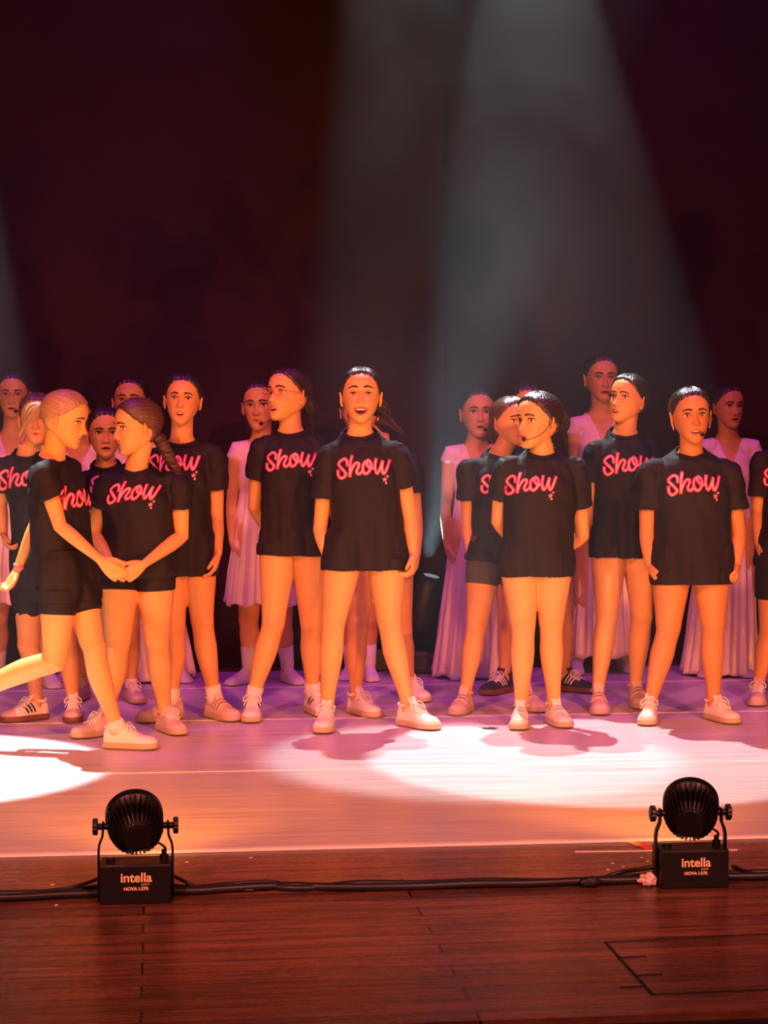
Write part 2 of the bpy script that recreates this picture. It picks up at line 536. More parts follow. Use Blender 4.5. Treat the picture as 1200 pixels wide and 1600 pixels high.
    a1 = bdv.orthogonal().normalized(); a2 = bdv.cross(a1)
    rel = Vh - cen
    az = np.arctan2(rel @ np.array(a2), rel @ np.array(a1))
    pol = np.arccos(np.clip((rel @ np.array(bdv)) / np.linalg.norm(rel, axis=1), -1, 1))
    mbh = MB(); mbh.add(xf(M, Vh), fh)
    ho = build('hair', mbh, HAIR[p.get('hair', 'dark')], person, base)
    at = ho.data.attributes.new('strand', 'FLOAT_VECTOR', 'POINT')
    arr = np.stack([np.cos(az) * 13, np.sin(az) * 13 + pol * .6, pol], 1).astype(np.float32)
    at.data.foreach_set('vector', arr.ravel())
    # ties
    hm = HAIR[p.get('hair', 'dark')]
    def strands(name, paths, rad, n=7):
        mb = MB(); ats = []
        for pi_, path in enumerate(paths):
            A = smoothpath(path, 5)
            rr = [rad * (1 - .55 * (i / (len(A) - 1)) ** 2) for i in range(len(A))]
            Vt, ft = tube([V3(a) for a in A], rr, n)
            mb.add(xf(M, Vt), ft)
            a = np.zeros((len(Vt), 3)); a[:, 0] = np.tile(np.arange(n), len(Vt) // n + 1)[:len(Vt)] * 3 + pi_ * 5; a[:, 1] = np.linspace(0, 2, len(Vt)); ats.append(a)
        o = build(name, mb, hm, person, base)
        at = o.data.attributes.new('strand', 'FLOAT_VECTOR', 'POINT')
        at.data.foreach_set('vector', np.concatenate(ats).astype(np.float32).ravel())
        return o
    rnd = random.Random(hash(p['id']) % 1000 if False else sum(ord(ch) for ch in p['id']))
    tie = p.get('tie', 'bun')
    bp = V3(cen) + bdv * .102
    if tie == 'bun':
        R = .026 * p.get('bun', 1.0)
        paths = []
        for q in range(9):
            ph0 = rnd.random() * 6.28; tilt = rnd.uniform(-.5, .5)
            pa = []
            for s_ in range(9):
                a = ph0 + s_ * .75; rr = R * (.55 + .25 * sin(q))
                pa.append(bp + (a1 * cos(a) + a2 * sin(a)) * rr + bdv * (.012 + .012 * sin(a * .5 + tilt) * (q % 3)))
            paths.append(pa)
        strands('hair_bun', paths, R * .42)
    if p.get('topknot'):
        mbk = MB(); Ve, fv = ellipsoid((.004, -.030, .222), (.020, .018, .012), 20, 12); mbk.add(xf(M, Ve), fv)
        build('topknot', mbk, hm, person, base)
    if tie in ('pony', 'curly'):
        gz = Vector(p.get('tail', (0, 0, -1))).normalized()   # head-local end direction
        Lp = p.get('taillen', .20)
        paths = []
        for q in range(26 if tie == 'curly' else 18):
            off = Vector((rnd.uniform(-1, 1), rnd.uniform(-1, 1), rnd.uniform(-1, 1))) * .022
            ph0 = rnd.random() * 6.28; amp = .010 if tie == 'curly' else .002
            L = Lp * rnd.uniform(.7, 1.05)
            pa = []
            for s_ in range(10):
                t = s_ / 9
                dr = (bdv * (1 - t) + gz * t * 1.25)
                pos = bp + bdv * (.03 * sin(min(1, t * 2) * pi / 2)) + gz * (L * t) + off * sin(pi * min(1, t * 1.3 + .08)) * 1.1
                pos = pos + Vector((cos(ph0 + t * 14), sin(ph0 + t * 14), 0)) * amp * t
                pa.append(pos)
            paths.append(pa)
        strands('ponytail', paths, .0075 if tie == 'curly' else .009)
    if tie == 'braid':
        way = [Vector(w_) for w_ in p['braidpath']]
        A = smoothpath(way, 12)
        paths = [[], [], []]
        for i in range(len(A)):
            t = i / (len(A) - 1)
            dr = (V3(A[min(i + 1, len(A) - 1)]) - V3(A[max(i - 1, 0)])).normalized()
            s1 = dr.cross(Vector((0, 1, 0))).normalized(); s2 = dr.cross(s1)
            w_ = .019 * (1 - .55 * t)
            for k3 in range(3):
                a = i * .55 + k3 * 2.094
                paths[k3].append(V3(A[i]) + s1 * (w_ * cos(a)) + s2 * (w_ * .6 * sin(2 * a)))
        strands('braid', paths, .0155, 8)
    # headset microphone, glasses, earrings
    if 'mic' in p:
        s_ = p['mic']
        tipx = s_ * .021
        mbm = MB()
        y1 = fy(s_ * .02, .03)
        pth = [Vector((s_ * .074, -.002, .115)), Vector((s_ * .076, .012, .090)), Vector((s_ * .066, .045, .055)), Vector((s_ * .045, .078, .036)), Vector((tipx, y1 + .020, .030 + p.get('micz', 0)))]
        A = smoothpath(pth, 5); Vt, ft = tube([V3(a) for a in A], .0016, 8); mbm.add(xf(M, Vt), ft)
        hook = [Vector((s_ * (.070 + .004 * sin(a)), -.012 + .019 * cos(a), .108 + .026 * sin(a))) for a in np.linspace(-.6, 3.4, 12)]
        Vt, ft = tube(hook, .0016, 8); mbm.add(xf(M, Vt), ft)
        hs = build('headset', mbm, M_DARK, person, base)
        mbf = MB(); Ve, fv = ellipsoid((tipx, y1 + .021, .030 + p.get('micz', 0)), (.010, .0085, .0078), 16, 12); mbf.add(xf(M, Ve), fv)
        build('microphone_foam', mbf, M_FOAM, hs, base)
    if p.get('glasses'):
        mbg = MB()
        for sx in (-1, 1):
            loop = [Vector((sx * .033 + .0225 * cos(a), .092 - .10 * abs(.033 + sx * .0225 * cos(a)) ** 1 * .25, .106 + .018 * sin(a))) for a in np.linspace(0, 2 * pi, 25)]
            Vt, ft = tube(loop, .0016, 6); mbg.add(xf(M, Vt), ft)
            Vt, ft = tube([Vector((sx * .0555, .088, .109)), Vector((sx * .070, .05, .110)), Vector((sx * .073, -.01, .112))], .0014, 6); mbg.add(xf(M, Vt), ft)
        Vt, ft = tube([Vector((-.011, .091, .108)), Vector((0, .0935, .110)), Vector((.011, .091, .108))], .0014, 6); mbg.add(xf(M, Vt), ft)
        build('glasses', mbg, mat('glasses_frame', (0.5, 0.12, 0.10), .3), person, base)
    if p.get('earrings'):
        for sx in (-1, 1):
            mbe = MB()
            loop = [Vector((sx * .072 + .003 * cos(a), -.006 + .007 * cos(a), .064 + .009 * sin(a))) for a in np.linspace(0, 2 * pi, 17)]
            Vt, ft = tube(loop, .002, 6); mbe.add(xf(M, Vt), ft)
            build('earring', mbe, M_METAL, person, base)

# ------------------------------------------------------------------ hands and limbs
def add_hand(mb, wrist, d, thumb, palm, pose, k):
    d = Vector(d).normalized(); thumb = Vector(thumb); thumb = (thumb - d * thumb.dot(d)).normalized()
    palmn = d.cross(thumb); palmn = palmn if palmn.dot(Vector(palm)) > 0 else -palmn
    def pt(a, b, c): return wrist + (d * a + thumb * b + palmn * c) * k
    V, f = tube([pt(-.02, 0, 0), pt(0, 0, 0), pt(.022, .001, 0), pt(.050, .001, 0), pt(.072, 0, .001)],
                [(.0195 * k, .0150 * k), (.0205 * k, .0148 * k), (.0285 * k, .0150 * k), (.0340 * k, .0138 * k), (.0325 * k, .0110 * k)], 18, side=thumb)
    mb.add(V, f)
    curl = {'relax': (18, 26, 20), 'fist': (62, 85, 60), 'flat': (6, 8, 6), 'clasp': (35, 45, 30), 'loose': (28, 42, 30)}[pose]
    for i in range(4):
        base = pt(.070 - .003 * abs(i - 1.3), .0245 - .0165 * i, 0)
        L = (.064, .071, .066, .052)[i] * k
        ang = 0; dr = d + thumb * ((1.4 - i) * .05); dr.normalize()
        pts = [base - d * .012 * k, base]; cur = base
        ext = 1 + i * .16
        for s_, fr in enumerate((.46, .30, .24)):
            ang += radians(curl[s_] * (ext if pose in ('relax', 'loose') else 1))
            dd = (dr * cos(ang) + palmn * sin(ang)).normalized()
            cur = cur + dd * (L * fr); pts.append(cur)
        r0 = .0082 * k
        V, f = tube(pts, [r0, r0, r0 * .97, r0 * .90, r0 * .74], 10)
        mb.add(V, f)
    tb = pt(.018, .022, .004)
    t1 = pt(.044, .040, .012); t2 = pt(.064, .046, .018) if pose not in ('fist',) else pt(.066, .024, .030)
    t3 = pt(.082, .047, .024) if pose not in ('fist',) else pt(.070, .004, .036)
    V, f = tube([pt(.004, .010, .002), tb, t1, t2, t3], [.012 * k, .0135 * k, .0105 * k, .0092 * k, .0075 * k], 10)
    mb.add(V, f)

def lerp(a, b, t): return a + (b - a) * t
def add_leg(mb, hip, knee, ankle, k, lm, back, foot=None):
    pts = []; rad = []
    am = .35 + .65 * lm
    for t, r in ((-.05, .074), (.0, .080), (.15, .084), (.35, .079), (.6, .067), (.82, .056), (.94, .0515)):
        pts.append(lerp(hip, knee, t)); rad.append(r * k * lm)
    pts.append(knee - back * .006 * k); rad.append(.0500 * k * am)
    for t, r, b in ((.07, .0475, .0), (.18, .0475, .006), (.32, .0500, .010), (.45, .0470, .010), (.62, .0395, .006), (.8, .0320, .002), (.92, .0295, 0), (1.0, .0300, 0)):
        pts.append(lerp(knee, ankle, t) + back * (b * k)); rad.append(r * k * am)
    V, f = tube(pts, rad, 22)
    mb.add(V, f)
    # kneecap
    V, f = ellipsoid(knee - back * .029 * k + (hip - knee).normalized() * .006, (.023 * k, .024 * k, .027 * k), 14, 10); mb.add(V, f)
    if foot is not None:
        V, f = tube([ankle, ankle + Vector((0, 0, -.045)) , ankle + foot * .07 * k + Vector((0, 0, -.062)), ankle + foot * .13 * k + Vector((0, 0, -.07))], [.028 * k, .026 * k, .022 * k, .014 * k], 12)
        mb.add(V, f)

def add_arm(mb, sh, el, wr, k, am=1.0):
    pts = []; rad = []
    for t, r in ((.0, .033), (.05, .038), (.14, .0405), (.35, .0375), (.6, .0345), (.85, .0305), (1.0, .0295)):
        pts.append(lerp(sh, el, t)); rad.append(r * k * am)
    for t, r in ((.12, .0305), (.28, .0310), (.5, .0275), (.75, .0220), (.92, .0188), (1.0, .0182)):
        pts.append(lerp(el, wr, t)); rad.append((r * k * am * (1.0), r * k * am * .93))
    V, f = tube(pts, [q if isinstance(q, tuple) else (q, q) for q in rad], 18)
    mb.add(V, f)

# torso loft shared by body, tee and bodice
def torso_rings(bot, neck, lat, fwd, levels, n=40, p=.88):
    up = (neck - bot)
    rings = []
    for (t, hw, hd, yo, tilt) in levels:
        c = bot + up * t + fwd * yo
        r = ring(c, lat, fwd, hw, hd, n, p)
        if tilt:
            rel = (r - np.array(c)) @ np.array(fwd)
            r[:, 2] -= rel * tilt
        rings.append(r)
    return rings

SHOW = [
    [(310,255),(302,195),(262,165),(205,200),(186,245),(220,290),(265,335),(298,380),(272,422),(230,440),(190,400),(183,340)],
    [(370,130),(352,250),(355,405)],
    [(357,370),(385,290),(430,225),(475,232),(468,285),(448,340),(470,378),(505,370),(535,325)],
    [(600,185),(555,215),(535,270),(542,335),(575,378),(620,355),(652,285),(640,215),(600,185),(590,240),(640,300),(700,295)],
    [(715,175),(706,270),(722,345),(748,370),(785,300),(815,195),(808,290),(838,375),(875,310),(908,190)]]
STAR = (855, 462, 26); DOTS = [(892, 414, 15), (876, 512, 15)]

def add_print(p, person, base, teeo, bvh, lat, fwd, width, center, slant=0.0):
    """script word on the chest: flat ink ribbons lying on the cloth"""
    def place(u, v, lift):
        q = center + lat * ((u - .5) * width + slant * v * width) + Vector((0, 0, 1)) * (v * width)
        hit = bvh.ray_cast(q + fwd * .5, -fwd)
        if hit[0] is None: return None
        return hit[0] + hit[1].normalized() * lift
    def uv(pt): return ((pt[0] - 175) / 740, (300 - pt[1]) / 740)
    def ribbons(half, lift, name, m, ext=0):
        mb = MB()
        for st_ in SHOW:
            A = smoothpath([uv(q) for q in st_], 5)
            L, Rr = [], []
            for i in range(len(A)):
                d = A[min(i + 1, len(A) - 1)] - A[max(i - 1, 0)]
                d = d / (np.linalg.norm(d) + 1e-9); nn = np.array([-d[1], d[0]])
                e = d * (half * ext if i == len(A) - 1 else (-half * ext if i == 0 else 0))
                a = place(*(A[i] + nn * half + e), lift); b = place(*(A[i] - nn * half + e), lift); m_ = place(*(A[i] + e), lift)
                L.append(a); Rr.append(b)
            for i in range(len(A) - 1):
                q = (L[i], Rr[i], Rr[i + 1], L[i + 1])
                if any(z is None for z in q): continue
                if (q[0] - q[3]).length > .03: continue
                mb.add([list(z) for z in q], [(0, 1, 2, 3)])
        def poly(cx, cy, r, nn, star):
            pts = []
            for i in range(nn):
                a = 2 * pi * i / nn + pi / 2
                rr = r * (1 if (not star or i % 2 == 0) else .42)
                u, v = uv((cx, cy)); 
                z = place(u + rr / 740 * cos(a), v + rr / 740 * sin(a), lift)
                if z is None: return
                pts.append(list(z))
            mb.add(pts, [tuple(range(nn))])
        ex = 0 if name == 'printed_word' else 7
        poly(STAR[0], STAR[1], STAR[2] * 1.5 + ex, 10, True)
        for dcx, dcy, dr in DOTS: poly(dcx, dcy, dr + ex * .6, 10, False)
        if mb.n:
            return build(name, mb, m, teeo, base, smooth=False)
    ribbons(.033, .0022, 'print_outline', M_RED, 1)
    ribbons(.0165, .0034, 'printed_word', M_PINK, .7)

# ------------------------------------------------------------------ shoes (built once, shared mesh data)
YS = [-.056, -.050, -.030, -.005, .025, .045, .070, .095, .120, .145, .163, .174, .178]
WS = [.004, .022, .031, .032, .034, .036, .039, .042, .043, .040, .032, .018, .004]
HS = [.030, .078, .086, .080, .088, .086, .074, .062, .055, .050, .045, .036, .028]
def shoe_pt(y, a, lift=0.0):
    w = np.interp(y, YS, WS) + lift; h = np.interp(y, YS, HS) + lift
    z0 = .018
    return Vector((w * np.sign(cos(a)) * abs(cos(a)) ** .75 * (.80 + .20 * (1 - sin(a))), y, z0 + (h - z0) * sin(a) ** .8))
def make_shoe_meshes():
    out = {}
    mb = MB(); rings = []
    ys = np.concatenate([np.linspace(-.056, .178, 48)])
    for y in ys:
        r = [list(shoe_pt(y, a)) for a in np.linspace(0, pi, 25)]
        w = np.interp(y, YS, WS)
        r += [[-w * .5, y, .014], [w * .5, y, .014]]
        rings.append(np.array(r))
    V, f = loft(rings); mb.add(V, f)
    # padded collar round the ankle and the tongue
    col = []
    for i in range(25):
        a = 2 * pi * i / 24
        yy = -.012 + .032 * cos(a)
        col.append(Vector((.0285 * sin(a), yy, .083 + .010 * max(0, cos(a)) + .006 * max(0, -cos(a)))))
    V, f = tube(col, .0065, 10); mb.add(V, f)
    V, f = tube([Vector((0, .050, .080)), Vector((0, .034, .097)), Vector((0, .024, .113)), Vector((0, .021, .122))], [(.020, .005), (.022, .006), (.023, .006), (.019, .005)], 16, side=(1, 0, 0))
    mb.add(V, f)
    out['upper'] = mb.mesh('upper')
    mb = MB(); 
    rs = []
    for z, e in ((0.0, -.002), (.003, .003), (.012, .0045), (.021, .0035), (.026, .0005)):
        r = []
        for y, s_ in [(y, 1) for y in YS] + [(y, -1) for y in YS[::-1]]:
            w = np.interp(y, YS, WS)
            yy = y + (e if y > .16 else (-e if y < -.045 else 0))
            zz = z + (.006 * sm(.12, .18, y) if z < .002 else 0)
            r.append([s_ * (w + e), yy, float(zz)])
        rs.append(np.array(r))
    V, f = loft(rs); mb.add(V, f)
    out['sole'] = mb.mesh('sole')
    mb = MB()
    for i, y in enumerate((.046, .058, .070, .082, .094)):
        for s_ in (-1, 1):
            pts = [shoe_pt(y + (t - .5) * .012 * s_, pi * (.30 + .40 * t), .0028) for t in np.linspace(0, 1, 9)]
            V, f = tube(pts, (.0030, .0020), 8, side=(0, 1, 0)); mb.add(V, f)
    for s_ in (-1, 1):
        pts = [Vector((0, .044, .098)), Vector((s_ * .016, .050, .104)), Vector((s_ * .034, .056, .094)), Vector((s_ * .038, .064, .078)), Vector((s_ * .028, .060, .080)), Vector((s_ * .010, .048, .095))]
        V, f = tube([V3(a) for a in smoothpath(pts, 4)], .0022, 7); mb.add(V, f)
        pts = [Vector((0, .044, .098)), Vector((s_ * .020, .068, .088)), Vector((s_ * .036, .078, .060))]
        V, f = tube([V3(a) for a in smoothpath(pts, 4)], .0020, 7); mb.add(V, f)
    out['laces'] = mb.mesh('laces')
    mb = MB()
    for y in (.040, .062, .084):
        n = 16; R1 = []
        for lift in (.001, .0042):
            for yy in (y - .0085, y + .0085):
                R1.append([list(shoe_pt(yy, pi * (.14 + .70 * t), lift)) for t in np.linspace(0, 1, n)])
        a, b, c_, d_ = R1
        V = np.array(a + b + d_ + c_); mbf = grid_faces(4, n, False) + [(j + 3 * n, j + 3 * n + 1, j + 1, j) for j in range(n - 1)]
        mb.add(V, mbf)
    out['straps'] = mb.mesh('straps')
    mb = MB()
    for s_ in (0, 1):
        for y in (.018, .036, .054):
            V = []
            n = 9
            for t in np.linspace(0, 1, n):
                a = pi * (.07 + .27 * t); a = pi - a if s_ else a
                V.append(list(shoe_pt(y + .020 * t, a, .0012))); V.append(list(shoe_pt(y + .0095 + .020 * t, a, .0012)))
            mb.add(V, [(2 * i, 2 * i + 1, 2 * i + 3, 2 * i + 2) for i in range(n - 1)])
    out['stripes'] = mb.mesh('stripes')
    # toe cap overlay and heel tab
    mb = MB(); V = []; n1, n2 = 14, 21
    for i in range(n1):
        y = .118 + (.1765 - .118) * i / (n1 - 1)
        for j in range(n2):
            a = pi * j / (n2 - 1)
            V.append(list(shoe_pt(y, a, .0016 if i else -.001)))
    mb.add(V, grid_faces(n1, n2, False))
    out['cap'] = mb.mesh('cap')
    # stockinged foot
    mb = MB(); rings = []
    for y, w, h in ((-.050, .010, .035), (-.044, .022, .055), (-.025, .029, .085), (0, .030, .095), (.03, .031, .078), (.06, .035, .060), (.09, .039, .046), (.12, .040, .036), (.145, .034, .028), (.160, .016, .018)):
        rings.append(np.array([[w * np.sign(cos(a)) * abs(cos(a)) ** .8, y, max(0.001, (h if sin(a) > 0 else .0) * abs(sin(a)) ** .85)] for a in np.linspace(0, 2 * pi, 24, endpoint=False)]))
    V, f = loft(rings); mb.add(V, f)
    out['footsock'] = mb.mesh('footsock')
    for m_ in out.values():
        m_.polygons.foreach_set('use_smooth', [True] * len(m_.polygons))
    return out
SHM = make_shoe_meshes()
_variant = {}
def shoe_mesh(part, m):
    key = (part, m.name)
    if key not in _variant:
        me = SHM[part].copy(); me.name = part; me.materials.append(m); _variant[key] = me
    return _variant[key]
SHOES = {  # upper, sole, fastening, stripes?, cap
    'white_lace': (M_SHOEW, M_SOLEW, 'laces', False, M_SHOEW),
    'blush_strap': (M_SHOEB, M_SOLEW, 'straps', False, M_SHOEB),
    'white_strap': (M_SHOEW, M_SOLEW, 'straps', False, M_SHOEW),
    'striped_gum': (M_SHOEW, M_SOLEG, 'laces', True, M_SHOEB),
    'striped_white': (M_SHOEW, M_SOLEW, 'laces', True, M_SHOEW),
    'striped_black': (M_SHOEK, M_SOLEG, 'laces', 'w', M_SHOEK),
    'blush_lace': (M_SHOEB, M_SOLEW, 'laces', False, M_SHOEB),
    'red_lace': (mat('dusty_red_suede', (.45, .2, .17), .8), M_SOLEG, 'laces', False, M_SHOEB)}
M_WSTRIPE = mat('white_stripe', (.8, .78, .72), .6)
def put_shoe(kind, person, base, M):
    Ml = Matrix.Translation(-base) @ M
    up, so, fast, stripe, cap = SHOES[kind]
    def ob(name, me, par, ml=None):
        o = bpy.data.objects.new(name, me); COL.objects.link(o); o.parent = par
        if ml is not None: o.matrix_local = ml
        return o
    s_ = ob('shoe', shoe_mesh('upper', up), person, Ml)
    ob('sole', shoe_mesh('sole', so), s_)
    ob('toe_cap', shoe_mesh('cap', cap), s_)
    if fast == 'laces': ob('laces', shoe_mesh('laces', M_LACE), s_)
    else: ob('straps', shoe_mesh('straps', up), s_)
    if stripe: ob('side_stripes', shoe_mesh('stripes', M_WSTRIPE if stripe == 'w' else M_STRIPE), s_)

# ------------------------------------------------------------------ person
def footmat(pos, yaw, k):
    fw = Vector((sin(yaw), -cos(yaw), 0)); up = Vector((0, 0, 1)); rt = fw.cross(up)
    M = Matrix.Identity(4)
    for i in range(3):
        M[i][0] = rt[i] * k; M[i][1] = fw[i] * k; M[i][2] = up[i] * k; M[i][3] = pos[i]
    return M

def push_out(V, shells, gap):
    for (Sv, Sf) in shells:
        bv = BVHTree.FromPolygons([Vector(q) for q in np.asarray(Sv).tolist()], Sf)
        vol = 0.0
        for f in Sf:
            for j in range(1, len(f) - 1): vol += float(np.dot(Sv[f[0]], np.cross(Sv[f[j]], Sv[f[j + 1]])))
        osg = 1.0 if vol > 0 else -1.0
        lo = Sv.min(axis=0) - .01; hi = Sv.max(axis=0) + .01
        idx = np.where(np.all((V > lo) & (V < hi), axis=1))[0]
        for i in idx:
            q = Vector(V[i]); loc, nrm, _, dist = bv.find_nearest(q)
            if loc is None: continue
            nrm = nrm * osg; sgn = (q - loc).dot(nrm)
            if sgn < 0 or dist < gap: V[i] = loc + nrm * gap
    return V

def make_person(p):
    foot_y = p['foot_y']
    # ankles
    feet = []
    for lg in p['legs']:
        if lg.get('free'):
            feet.append(None); continue
        toe = floor_at(lg['ankle'], lg['toe'], .004)
        yaw = radians(lg['yaw'])
        dd = toe.y + .165 * max(0.0, cos(yaw)) + .03 * abs(sin(yaw)) + (.05 if cos(yaw) < 0 else 0)
        pos = P(lg['ankle'], 0, dd); 
        feet.append((Vector((pos.x, dd, .004)), yaw))
    D = p.get('D') or sum(q[0].y for q in feet if q) / len([q for q in feet if q])
    p['D'] = D
    crown_z = P(p['head'][0], p['head'][1], D).z
    H = crown_z
    k = p.get('k', H / 1.5) ** .9
    p['kk'] = k
    cx = sum(l['hip'] for l in p['legs']) / 2
    base = Vector((P(cx, 1100, D).x, D, 0))
    person = bpy.data.objects.new('person', None); COL.objects.link(person)
    person.location = base
    person.empty_display_size = .2
    person['label'] = p['label']; person['category'] = 'person'
    if 'group' in p: person['group'] = p['group']
    p.setdefault('hwid', 1.05)
    p['grid'] = head_grid(p.get('mo', 0), p.get('mw', .019), p.get('smile', 0), p['hwid'])
    M, hk = headmat(p, p['grid'][0])
    yaw = radians(p.get('yaw', 0))
    lat = Vector((cos(yaw), sin(yaw), 0)); fwd = Vector((sin(yaw), -cos(yaw), 0))
    mb = MB()
    hip_z = .525 * H
    hips = []; thighs = []
    for i, lg in enumerate(p['legs']):
        hd = D + lg.get('hdy', 0)
        hips.append(Vector((P(lg['hip'], 900, hd).x, hd, hip_z + lg.get('hz', 0))))
    for i, lg in enumerate(p['legs']):
        lm = p.get('lm', 1.0)
        if lg.get('free'):
            kn = P(lg['knee'][0], lg['knee'][1], D + lg['kdy']); an = P(lg['ank'][0], lg['ank'][1], D + lg['ady'])
            add_leg(mb, hips[i], kn, an, k, lm, lg['back'])
            thighs.append((hips[i], kn))
            Mx = lg['mat'](an); put_shoe(p['shoe'], person, base, Mx)
            continue
        pos, fy_ = feet[i]
        an = Vector((pos.x, pos.y, .092 * k))
        kd = (hips[i].y * .45 + an.y * .55) - .025 + lg.get('kdy', 0)
        kn = P(lg['knee'][0], lg['knee'][1], kd)
        ffw = Vector((sin(fy_), -cos(fy_), 0))
        kf = (ffw + fwd); kf = kf.normalized() if kf.length > .1 else fwd
        add_leg(mb, hips[i], kn, an, k, lm, -kf, None if p['shoe'] == 'sockfoot' else ffw)
        thighs.append((hips[i], kn))
        Mx = footmat(pos, fy_, max(.86, min(1.05, k)) * p.get('shoek', 1.0))
        if p['shoe'] == 'sockfoot':
            o = bpy.data.objects.new('sock', shoe_mesh('footsock', M_SOCK)); COL.objects.link(o); o.parent = person
            o.matrix_local = Matrix.Translation(-base) @ Mx
            ms = MB(); top = lerp(an, kn, p.get('sockh', .32))
            V, f = tube([Vector((an.x, an.y, .05)), an, lerp(an, kn, .12), top], [.030 * k, .034 * k, .0355 * k, .041 * k], 20, dome=False); ms.add(V, f)
            build('sock_cuff', ms, M_SOCK, o, base).matrix_local = (Matrix.Translation(-base) @ Mx).inverted()
        else:
            put_shoe(p['shoe'] if 'shoe' not in lg else lg['shoe'], person, base, Mx)
            if p.get('sock'):
                ms = MB()
                V, f = tube([Vector((an.x, an.y, .06)), an, lerp(an, kn, p['sock'])], [.031 * k, .034 * k, .0365 * k], 20, dome=False); ms.add(V, f)
                build('sock', ms, M_SOCK, person, base)
    # torso
    hipc = (hips[0] + hips[1]) / 2
    sh = []
    for s_, q in zip((-1, 1), p['sh']):
        dy = D + s_ * sin(yaw) * .12 + (q[2] if len(q) > 2 else 0)
        sh.append(P(q[0], q[1], dy))
    nx, ny = p['neck']
    neck = P(nx, ny, D + .012 + p.get('ndy', 0))
    shw = max((sh[1] - sh[0]).length / 2, .10) if 'shw' not in p else p['shw']
    pel = Vector((hipc.x, hipc.y, hip_z - .07 * k))
    tw = p.get('tw', 1.0)
    L = [(0, .05 * k, .05 * k, 0, 0), (.06, .125 * k * tw, .088 * k, -.01, 0), (.20, .128 * k * tw, .095 * k, -.012, 0), (.42, .108 * k * tw, .082 * k, 0, 0), (.62, .118 * k * tw, .086 * k, .004, 0),
         (.78, shw * .86, .082 * k, 0, 0), (.88, shw * .80, .066 * k, -.008, 0), (.95, .072 * k, .054 * k, -.010, .2), (.99, .060 * k, .051 * k, -.008, .3), (1.03, .050 * k, .047 * k, -.004, .3), (1.08, .046 * k, .045 * k, 0, .2)]
    V, f = loft(torso_rings(pel, neck, lat, fwd, L)); mb.add(V, f); torso_shell = (V, f)
    hc = V3(xf(M, [(0, -.022, .045)])[0]); hc2 = V3(xf(M, [(0, -.020, .075)])[0])
    nr = p.get('nr', .050)
    V, f = tube([neck - Vector((0, 0, .05)), neck + (hc - neck) * .15, neck + (hc - neck) * .6, hc, hc2], [nr * .85 * k, nr * .97 * k, nr * .95 * k, nr * .95 * k, nr * .9 * k], 24); mb.add(V, f)
    arms = []
    for i, a in enumerate(p['arms']):
        el = P(a['el'][0], a['el'][1], D + a['el'][2]); wr = P(a['wr'][0], a['wr'][1], D + a['wr'][2])
        add_arm(mb, sh[i], el, wr, k, p.get('am', 1.0))
        tip = P(a['tip'][0], a['tip'][1], D + a['tip'][2])
        s_ = -1 if i == 0 else 1
        th = a.get('thumb', fwd * 1.0); pn = a.get('palm', lat * (-s_))
        add_hand(mb, wr, tip - wr, th, pn, a.get('pose', 'relax'), k * .98)
        arms.append((sh[i], el, wr))
    V, Fc, Nn = voxel(mb, p.get('vox', .0036), 3)
    body = MB(); body.add(V, Fc)
    make_head(p, person, base, body, M)
    for hp_, kn_ in thighs:
        dk = np.linalg.norm((V - np.array(kn_)) * np.array([1.2, .6, .8]), axis=1)
        body.feat[0][:, 2] = np.maximum(body.feat[0][:, 2], .55 * np.exp(-(dk / (.034 * k)) ** 2))
    for s0_, e0_, w0_ in arms:
        dk = np.linalg.norm(V - np.array(e0_), axis=1)
        body.feat[0][:, 2] = np.maximum(body.feat[0][:, 2], .25 * np.exp(-(dk / (.03 * k)) ** 2))
    bo = build('body', body, SKIN[p.get('skin', 0)], person, base)
    ca = bo.data.attributes.new('feature', 'FLOAT_COLOR', 'POINT')
    ft = np.concatenate(body.feat); ft = np.hstack([ft, np.ones((len(ft), 1))]).astype(np.float32)
    ca.data.foreach_set('color', ft.ravel())

    # ---------------- clothing
    if p['wear'] == 'tee':
        hy, hxl, hxr = p['hem']
        hem = P((hxl + hxr) / 2, hy, D); hw = p.get('hemw') or (P(hxr, hy, D) - P(hxl, hy, D)).length / 2
        hw = hw / max(.75, cos(yaw))
        hd_ = p.get('hemd', .105 * k * tw)
        c_ = .070 * k
        top = neck + Vector((0, 0, .004))
        md = min(hw, shw * 1.0)
        L = [(.09, hw - .010, hd_ - .010, 0, 0), (.004, hw - .008, hd_ - .008, 0, 0), (0, hw - .002, hd_ - .002, 0, 0), (.006, hw, hd_, 0, 0), (.10, hw * .99, hd_ * 1.0, 0, 0), (.30, lerp(hw, shw, .5), hd_ * 1.0, 0, 0), (.55, lerp(hw, shw, .8) , .104 * k * tw, .004, 0),
             (.72, shw * .98, .105 * k * tw, .006, 0), (.82, shw * .97, .096 * k, 0, 0), (.90, shw * .90, .080 * k, -.004, .05), (.955, shw * .66, .070 * k, -.006, .15), (.985, c_ * 1.2, .066 * k, -.006, .42), (.992, c_ * 1.03, .062 * k, -.004, .48), (.980, c_ * .93, .055 * k, -.004, .48), (.945, c_ * .80, .044 * k, -.004, .40)]
        mt = MB(); V, f = loft(torso_rings(hem, top, lat, fwd, L, 56)); mt.add(V, f)
